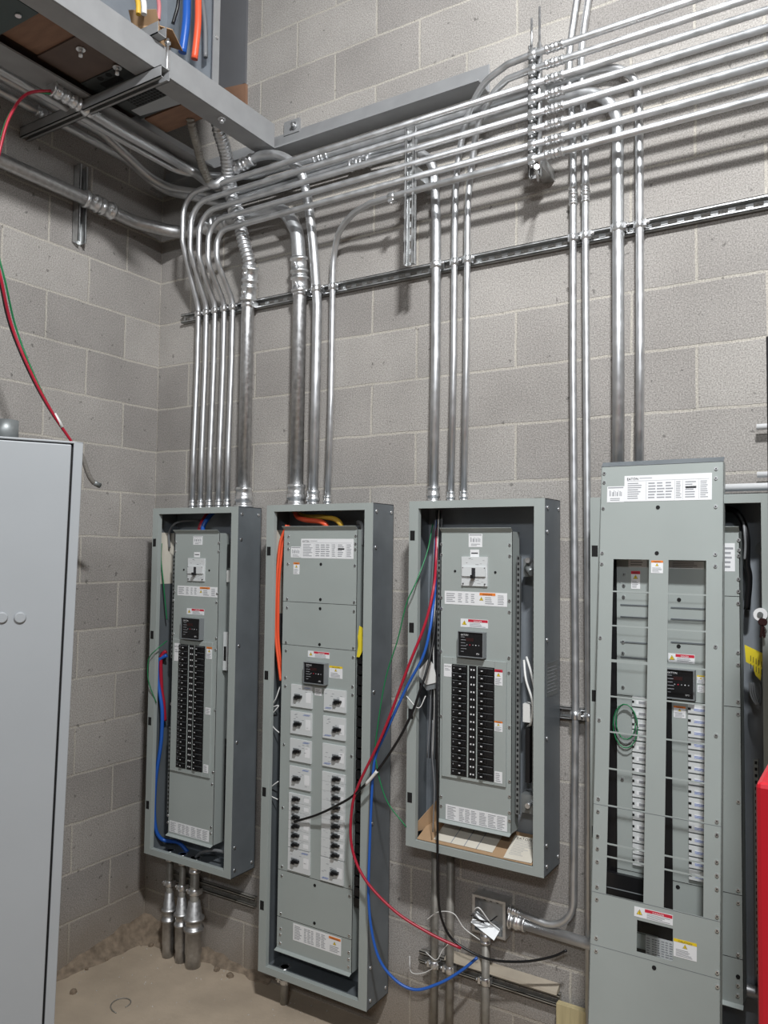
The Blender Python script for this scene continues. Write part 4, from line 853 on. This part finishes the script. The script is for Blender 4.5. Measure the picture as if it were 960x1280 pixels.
cable_px([((548, 780), -.10), ((546, 900), -.172), ((547, 1000), -.172), ((547, 1060), -.175), ((547, 1100), -.17), ((550, 1140), -.15), ((562, 1170), -.13), ((585, 1188), -.12), ((615, 1200), -.11), ((655, 1202), -.10), ((690, 1196), -.09), ((708, 1188), -.09)], .0042, 'wblack', 'black cable hanging from the third cabinet bottom, curling right above the low strut')
cable_px([((541, 900), -.16), ((540, 940), -.172), ((543, 985), -.172), ((541, 1040), -.172)], .002, 'wgrey', 'thin grey wire down the left gutter edge of the third cabinet')
for i, qs in enumerate(([((533, 1150), -.09), ((548, 1140), -.10), ((567, 1142), -.10), ((580, 1160), -.09), ((600, 1175), -.08)], [((532, 1190), -.07), ((545, 1200), -.09), ((553, 1188), -.09), ((560, 1180), -.09)], [((512, 1195), -.05), ((514, 1215), -.07), ((530, 1216), -.08), ((548, 1206), -.08)], [((508, 870), -.19), ((523, 885), -.19), ((532, 870), -.18)])):
    cable_px(qs, .0016, 'wwhite', ['thin white wire looped round two floor pipes below the third cabinet', 'thin white wire curling off the dusty low strut, upper one', 'thin white wire hanging off the left end of the dusty low strut', 'thin white tie wire round cables at the left of the third cabinet'][i])
mb = MB(); P = [at(*zA(*q), 'y', -.12) for q in ((110, 1040), (165, 975), (190, 1010), (215, 1110), (150, 1125), (110, 1075))]
mb.prism([(p.x, p.z) for p in P][::-1], -.121, -.118, 'wwhite'); mb.prism([(p.x*.999+.002, p.z-.02) for p in P][::-1], -.117, -.115, 'mid'); tag(mb.build('plastic_wrapper'), 'crumpled white plastic wrapper among the wires in the left gutter of the third cabinet', 'wrapper')
# scrap tube along the top of cabinet 3
tag(MB().tube(smooth([(1.70, -.06, TOP+.004), (1.78, -.08, TOP+.006), (1.88, -.06, TOP+.005), (1.97, -.09, TOP+.008)]), .003, 'dust', 6).build('wire_offcut'), 'dusty wire offcut lying on top of the third cabinet', 'wire')
# ------------------------------------------------------------------ bundle hanging from the open conduit at the left
b0 = at(72, 114, 'x', .38)
Lq = [((35, 117), .375), ((14, 142), .365), ((2, 178), .36), ((-8, 235), .355), ((-8, 300), .35), ((2, 352), .35), ((14, 405), .31), ((36, 460), .33), ((62, 510), .35), ((92, 556), .37)]
for i, (m_, dx, dy, r, lb) in enumerate((('wred', 0, 0, .0052, 'red cable'), ('wblack', -.022, .009, .0046, 'black cable'), ('wgreen', -.010, -.008, .0034, 'green cable'))):
    P = [b0+V(((0, -.012, 0)[i], 0, (.002, -.004, -.012)[i]))]
    for j, ((u, v), x) in enumerate(Lq):
        k = math.sin(math.pi*min(1, j/9)); off = (0, 3.5*j/9, 5)[i]*k*(1 if i == 1 else -1)
        if i == 2: off = 6*math.cos(j*.52)*k
        p = at(u-off, v+abs(off)*.4, 'x', x+dx*.6); P.append(p)
    ob = tag(MB().tube(smooth(P, 8), r, m_, 10).build('cable'), f'{lb} hanging from the open conduit under the platform down behind the pale locker', 'cable')
    if i == 0:
        a, b = at(68, 517, 'x', .352), at(78, 534, 'x', .362)
        lab(MB().tube([a, b], .0068, 'wwhite', 10).build('tape_mark', ob), 'white tape mark')
P = [at(u, v, 'x', .37) for u, v in ((88, 553), (98, 562), (105, 577), (111, 594), (117, 603), (124, 607))]
ob = tag(MB().tube(smooth(P, 6), .009, 'braid', 12, radii=None).build('braided_sleeve'), 'grey taped sleeve end poking out behind the pale locker', 'sleeve')
MB().cyl(P[-2], P[-1]+V((.0, .003, 0)), .0105, 'steel', 10).build('end_ring', ob)
# ------------------------------------------------------------------ platform high on the left
XB = .78; ZB = 3.468
pf = empty('equipment_platform', (.45, -.9, ZB), 'grey steel framed platform high in the left corner carrying electrical gear', 'platform')
mb = MB(); mb.box(XB-.007, XB, -2.4, -.101, ZB, ZB+.103, 'beam'); mb.box(XB-.095, XB-.007, -2.4, -.101, ZB, ZB+.007, 'beam'); mb.build('outer_beam', pf, bevel=.002)
mb = MB(); mb.box(.32, .327, -2.4, -.101, ZB, ZB+.103, 'beam'); mb.box(.327, .435, -2.4, -.101, ZB, ZB+.007, 'beam'); mb.build('inner_beam', pf)
yy = -.715
mb = MB(); mb.box(.002, XB+.035, yy-.041, yy-.038, ZB-.042, ZB-.001, 'beam'); mb.box(.002, XB+.035, yy-.003, yy, ZB-.042, ZB-.001, 'beam'); mb.box(.002, XB+.035, yy-.041, yy, ZB-.004, ZB-.001, 'beam')
for a in (yy-.041, yy-.012): mb.box(.002, XB+.035, a, a+.012, ZB-.042, ZB-.039, 'beam')
mb.build('cross_strut', pf)
mb = MB(); mb.cyl((XB+.014, yy+.006, ZB-.03), (XB+.014, yy+.006, ZB+.125), .005, 'bright', 8); mb.cyl((XB+.014, yy+.006, ZB+.106), (XB+.014, yy+.006, ZB+.113), .011, 'bright', 6); mb.build('hanger_rod', pf)
mb = MB(); mb.box(.50, XB+.035, yy-.06, yy-.02, ZB+.104, ZB+.107, 'beam'); mb.box(.50, XB+.035, yy-.06, yy-.057, ZB+.104, ZB+.145, 'beam'); mb.box(.50, XB+.035, yy-.022, yy-.02, ZB+.104, ZB+.145, 'beam'); mb.build('top_strut', pf)
mb = MB(); mb.box(.44, .68, -.50, -.385, ZB+.03, ZB+.04, 'ply'); mb.box(.68, XB-.01, -.50, -.40, ZB+.03, ZB+.04, 'ply'); mb.box(.33, XB-.008, -2.4, -.50, ZB+.06, ZB+.075, 'copper'); mb.build('deck', pf)
mb = MB(); mb.hexa([V(p) for p in ((.46, -.585, ZB+.02), (.68, -.585, ZB+.02), (.68, -.515, ZB+.02), (.46, -.54, ZB+.02), (.46, -.585, ZB+.024), (.68, -.585, ZB+.024), (.68, -.515, ZB+.024), (.46, -.54, ZB+.024))], 'light'); mb.build('lit_gap_plate', pf)  # pale plate stands in for the lit gap between the casings
mb = MB(); mb.cyl((XB-.03, -.385, ZB-.003), (XB-.03, -.385, ZB), .016, 'bright', 14); mb.cyl((XB-.03, -.385, ZB-.016), (XB-.03, -.385, ZB-.003), .009, 'bright', 6); mb.build('bolt', pf)
mb = MB(); mb.box(.755, .838, -.012, 0, ZB+.10, ZB+.160, 'beam'); mb.cyl((.815, -.012, ZB+.128), (.815, -.02, ZB+.128), .015, 'bright', 14); mb.cyl((.815, -.02, ZB+.128), (.815, -.034, ZB+.128), .008, 'bright', 6); mb.build('wall_plate', pf)
mb = MB(); mb.box(.02, 1.722, -.008, 0, 3.475, 3.580, 'beam'); mb.box(.02, 1.722, -.100, -.008, 3.468, 3.475, 'beam')
tag(mb.build('wall_ledger', bevel=.0015), 'grey steel angle fixed level on the block wall, ending behind the overhead conduits', 'steel ledger')
# gear cabinet on the platform, open front towards the room
gc = empty('gear_cabinet', (.54, -.75, ZB+.076), 'open grey equipment cabinet standing on the high platform with thick wires inside', 'electrical cabinet')
mb = MB(); zb = ZB+.076; ye = -.345; xf = .685
mb.box(.38, .384, -1.2, ye, zb, 4.5, 'inner'); mb.box(.38, xf, ye-.004, ye, zb, 4.5, 'inner'); mb.box(xf, xf+.004, ye-.035, ye, zb, 4.5, 'beam'); mb.box(.38, xf, -1.2, ye, zb, zb+.004, 'beam'); mb.box(.38, xf, -1.2, -1.196, zb, 4.5, 'beam'); mb.box(.38, xf, -1.2, ye, 4.496, 4.5, 'beam'); mb.build('enclosure_box', gc)
mb = MB()
for zz in (3.63, 3.83): mb.cyl((xf+.004, ye-.02, zz), (xf+.009, ye-.02, zz), .007, 'bright', 8)
mb.build('side_screws', gc)
def up_px(u0, v0, u1, v1, y, r, m_, lb):
    a, b = at(u0, v0, 'y', y), at(u1, v1, 'y', y); c_ = a.lerp(b, .5)+V((.008, 0, 0)); e_ = b+(b-a)*.6
    a.z = max(a.z, zb+.006); return tag(MB().tube(smooth([a, c_, b, e_]), r, m_, 10).build('cable'), lb, 'cable')
up_px(228, 66, 234, -10, -.44, .0165, 'wblue', 'thick blue cable inside the gear cabinet on the platform')
up_px(243, 74, 248, -10, -.44, .0135, 'worange', 'thick orange cable inside the gear cabinet on the platform')
up_px(257, 72, 252, -10, -.38, .009, 'wgrey', 'grey cable beside the orange one inside the gear cabinet on the platform')
up_px(216, 30, 224, -10, -.50, .007, 'wblack', 'thin black cable left of the blue one in the gear cabinet on the platform')
up_px(198, 25, 196, -10, -.62, .008, 'wpink', 'pink cable above the cardboard box on the platform')
up_px(180, 18, 175, -10, -.80, .010, 'wwhite', 'white cable left of the cardboard box on the platform')
up_px(173, 18, 168, -10, -.84, .009, 'wyellow', 'yellow cable leftmost of those on the platform')
P = [V((xf-.05+.02*math.sin(a*1.7), -.41+.04*math.cos(a), zb+.05+.035*math.sin(a*1.3))) for a in [i*.4 for i in range(34)]]
tag(MB().tube(P, .0028, 'wgreen', 6).build('wire_coil'), 'small dark green coil of wire on the platform', 'wire')
a = at(190, 34, 'x', XB-.09)
mb = MB(); T = Matrix.Translation((a.x, a.y, ZB+.104)) @ Matrix.Rotation(.5, 4, 'Z')
for q in ((-.05, .05, -.06, -.057), (-.05, .05, .057, .06), (-.05, -.047, -.06, .06), (.047, .05, -.06, .06)): mb.box(*q, 0, .075, 'card', T)
mb.box(-.05, .05, -.06, .06, 0, .003, 'card', T); T_ = T @ Matrix.Translation((.05, 0, .075)) @ Matrix.Rotation(1.9, 4, 'Y'); mb.box(0, .003, -.06, .06, 0, .05, 'card', T_)
T_ = T @ Matrix.Translation((0, -.06, .075)) @ Matrix.Rotation(.9, 4, 'X'); mb.box(-.05, .05, 0, .003, 0, .05, 'card', T_)
tag(mb.build('cardboard_box'), 'small open cardboard box sitting on the edge of the high platform', 'box')
tb = empty('transformer', (.5, -.9, ZB+.02), 'dark vented equipment casing seen from below between the platform beams', 'transformer')
zc_ = ZB+.022
mb = MB(); mb.box(.44, .68, -.80, -.52, zc_, zc_+.03, 'dark'); mb.box(.44, .68, -.98, -.80, zc_+.005, zc_+.03, 'copper'); mb.box(.44, .68, -1.12, -.98, zc_+.012, zc_+.03, 'ply')
for i in range(10):
    for j in range(8): mb.box(.50+i*.016, .511+i*.016, -.64+j*.014, -.631+j*.014, zc_-.0008, zc_, 'hole')
mb.box(.50, .60, -.765, -.735, zc_-.001, zc_, 'hole')
for i in range(3): mb.cyl((.53+.045*i, -.785, zc_-.001), (.53+.045*i, -.785, zc_), .012, 'hole', 12)
mb.build('vented_base', tb)
mb = MB()
for (x, y, z_) in ((.61, -.93, zc_+.005), (.64, -.80, zc_)): mb.cyl((x, y, z_-.004), (x, y, z_), .016, 'bright', 14); mb.cyl((x, y, z_-.028), (x, y, z_-.004), .007, 'bright', 8)
mb.build('bolts', tb)
mb = MB(); mb.box(.44, .68, -1.6, -1.14, zc_-.02, zc_+.03, mat('dark_green_steel', s(62, 76, 76), .5)); mb.cyl((.50, -1.19, zc_-.026), (.50, -1.19, zc_-.02), .010, 'bright', 8); mb.cyl((.62, -1.17, zc_-.026), (.62, -1.17, zc_-.02), .010, 'bright', 8); mb.build('terminal_box', tb)
b = at(307, 60, 'y', -.012)  # dark board puts the wall's shaded band into its colour
mb = MB(); mb.box(.02, b.x, -.012, 0, at(300, 106, 'y', -.012).z, 4.6, 'board'); tag(mb.build('shade_board'), 'dark grey board standing in for shade on the block wall behind the gear cabinet', 'board')
mb = MB(); P = [at(*q, 'y', -.014) for q in ((262, 114), (307, 104), (307, 130))]; mb.prism([(p.x, p.z) for p in P][::-1], -.014, 0, 'ply')
tag(mb.build('plywood_offcut'), 'reddish plywood corner on the wall just above the platform beam', 'plywood')
# ------------------------------------------------------------------ pale locker in the left foreground
E0 = V((.95, -1.13, 0)); fdir = V((-.50, -.866, 0)); bdir = V((-.866, .50, 0))
lk = empty('steel_locker', E0+fdir*.4, 'tall pale grey steel locker in the left foreground', 'locker')
LH = 2.085
TL = Matrix((( fdir.x, bdir.x, 0, E0.x), (fdir.y, bdir.y, 0, E0.y), (0, 0, 1, 0), (0, 0, 0, 1)))
# leans slightly: its foot stands a touch further left than its top
TLs = TL @ Matrix(((1, 0, -.018, .018*LH), (0, 1, 0, 0), (0, 0, 1, 0), (0, 0, 0, 1)))
mb = MB(); LWd = .82
mb.box(0, LWd, .002, .34, 0, LH, 'light', TLs); mb.box(-.0, .026, -.016, .002, 0, LH, 'light', TLs); mb.box(0, LWd, -.016, .002, LH-.006, LH, 'light', TLs); mb.build('locker_body', lk, bevel=.002)
mb = MB(); mb.box(.032, LWd-.03, -.018, -.002, .03, LH-.010, 'light', TLs); d_ = mb.build('door', lk, bevel=.003)
mb = MB(); mb.box(.026, .032, -.004, .0, .02, LH-.008, 'hole', TLs); mb.build('door_gap', lk)
nL = -bdir
for u, v in ((25, 772), (2, 772)):
    o_ = TLs @ V((0, -.018, 1)); nn_ = (TLs.to_3x3() @ V((0, -1, 0))).normalized()
    p = atp(u, v, nn_, TLs @ V((0, -.018, 0))); mb = MB(); mb.tube([p-nn_*.001, p+nn_*.004, p+nn_*.006], .012, 'light', 20, radii=[.0155, .0155, .0125]); mb.build('plug', lk)
p = atp(6, 553, V((0, 0, 1)), V((0, 0, LH))); mb = MB(); mb.cyl(V((p.x, p.y, LH)), V((p.x, p.y, LH+.065)), .036, 'steel', 24)
mb.box(p.x-.002, p.x+.002, p.y-.002, p.y+.002, LH+.06, LH+.066, 'steel'); mb.build('pipe_stub', lk)
# ------------------------------------------------------------------ right edge: black post, lock with keys, red box
# black cabinet door edge very near the right border
pk = at(957.5, 420, 'y', -.75)
mb = MB(); ztop = pk.z; mb.box(pk.x, pk.x+.30, -.752, -.70, 0, ztop, 'black'); ob = mb.build('black_cabinet', bevel=.003)
tag(ob, 'tall black cabinet edge just entering the picture at the far right', 'cabinet')
pl_ = at(951, 768, 'y', -.1675)
kk = empty('cam_lock', pl_, 'round pale lock with dark keys on the right edge of the fourth cabinet', 'lock')
mb = MB(); mb.cyl(pl_+V((0, .0, 0)), pl_+V((0, -.012, 0)), .018, 'white', 20); mb.cyl(pl_+V((0, -.012, 0)), pl_+V((0, -.015, 0)), .008, 'steel', 12); mb.build('lock_body', kk)
for i, a in enumerate((-.12, .16)):
    T = Matrix.Translation(pl_+V((.004+.006*i, -.016-.003*i, -.008))) @ Matrix.Rotation(a, 4, 'Y'); mb = MB()
    mb.cyl(T @ V((0, 0, -.012)), T @ V((0, -.002, -.012)), .011, 'keys', 14); mb.box(-.003, .003, -.002, 0, -.055, -.02, 'keys', T)
    for j in range(4): mb.box(.003, .005, -.002, 0, -.05+j*.007, -.047+j*.007, 'keys', T)
    mb.build('key', kk)
# red box, near the camera at lower right
a = at(944, 978, 'y', -1.55)
mb = MB(); mb.box(a.x, a.x+.30, -1.55, -1.0, .0, a.z, 'redpaint'); ob = mb.build('red_cabinet', bevel=.006); tag(ob, 'glossy red steel box standing at the lower right edge', 'box')
# ------------------------------------------------------------------ pine board at the bottom
mb = MB(); mb.box(1.998, 2.118, -.045, -.022, 0, .312, 'wood'); tag(mb.build('pine_board', bevel=.001), 'short pale pine board standing on end against the wall, left of the leaning front', 'board')
# dusty angle lying on the low strut
mb = MB(); mb.hexa([V(p) for p in ((1.58, -.034, .330), (1.995, -.034, .330), (1.995, -.001, .330), (1.58, -.001, .330), (1.58, -.030, .338), (1.995, -.030, .338), (1.995, -.001, .354), (1.58, -.001, .354))], 'plank')
tag(mb.build('wood_strip'), 'thin dusty wooden strip above the low strut, wedged against the wall', 'strip')
# ------------------------------------------------------------------ light
def area(name, loc, target, sx, sy, e, col=(1, 1, 1)):
    d = bpy.data.lights.new(name, 'AREA'); d.shape = 'RECTANGLE'; d.size = sx; d.size_y = sy; d.energy = e; d.color = col
    o = bpy.data.objects.new(name, d); C.objects.link(o); o.location = loc
    o.rotation_euler = (V(target)-V(loc)).to_track_quat('-Z', 'Y').to_euler(); return o
area('ceiling_or_fill_light', (3.1, -2.3, 4.4), (1.5, 0, 1.5), .30, .14, 112, (.97, .985, 1))
area('ceiling_or_fill_light', (3.7, -4.9, 3.7), (1.6, 0, 1.2), 1.0, .2, 48, (.93, .96, 1))  # added fill from the front to brighten the cabinet interiors
area('ceiling_or_fill_light', (4.6, -1.2, 4.9), (3, -.8, 0), 1.2, .25, 8, (.93, .96, 1))  # weak unseen fill lamp high on the right
w = bpy.data.worlds.new('world'); bpy.context.scene.world = w; w.use_nodes = True
w.node_tree.nodes['Background'].inputs[0].default_value = (.5, .53, .56, 1); w.node_tree.nodes['Background'].inputs[1].default_value = .2
vs_ = bpy.context.scene.view_settings; vs_.view_transform = 'Standard'; vs_.look = 'None'; vs_.gamma = 1; vs_.exposure = .42
try: vs_.use_curve_mapping = False
except Exception: pass
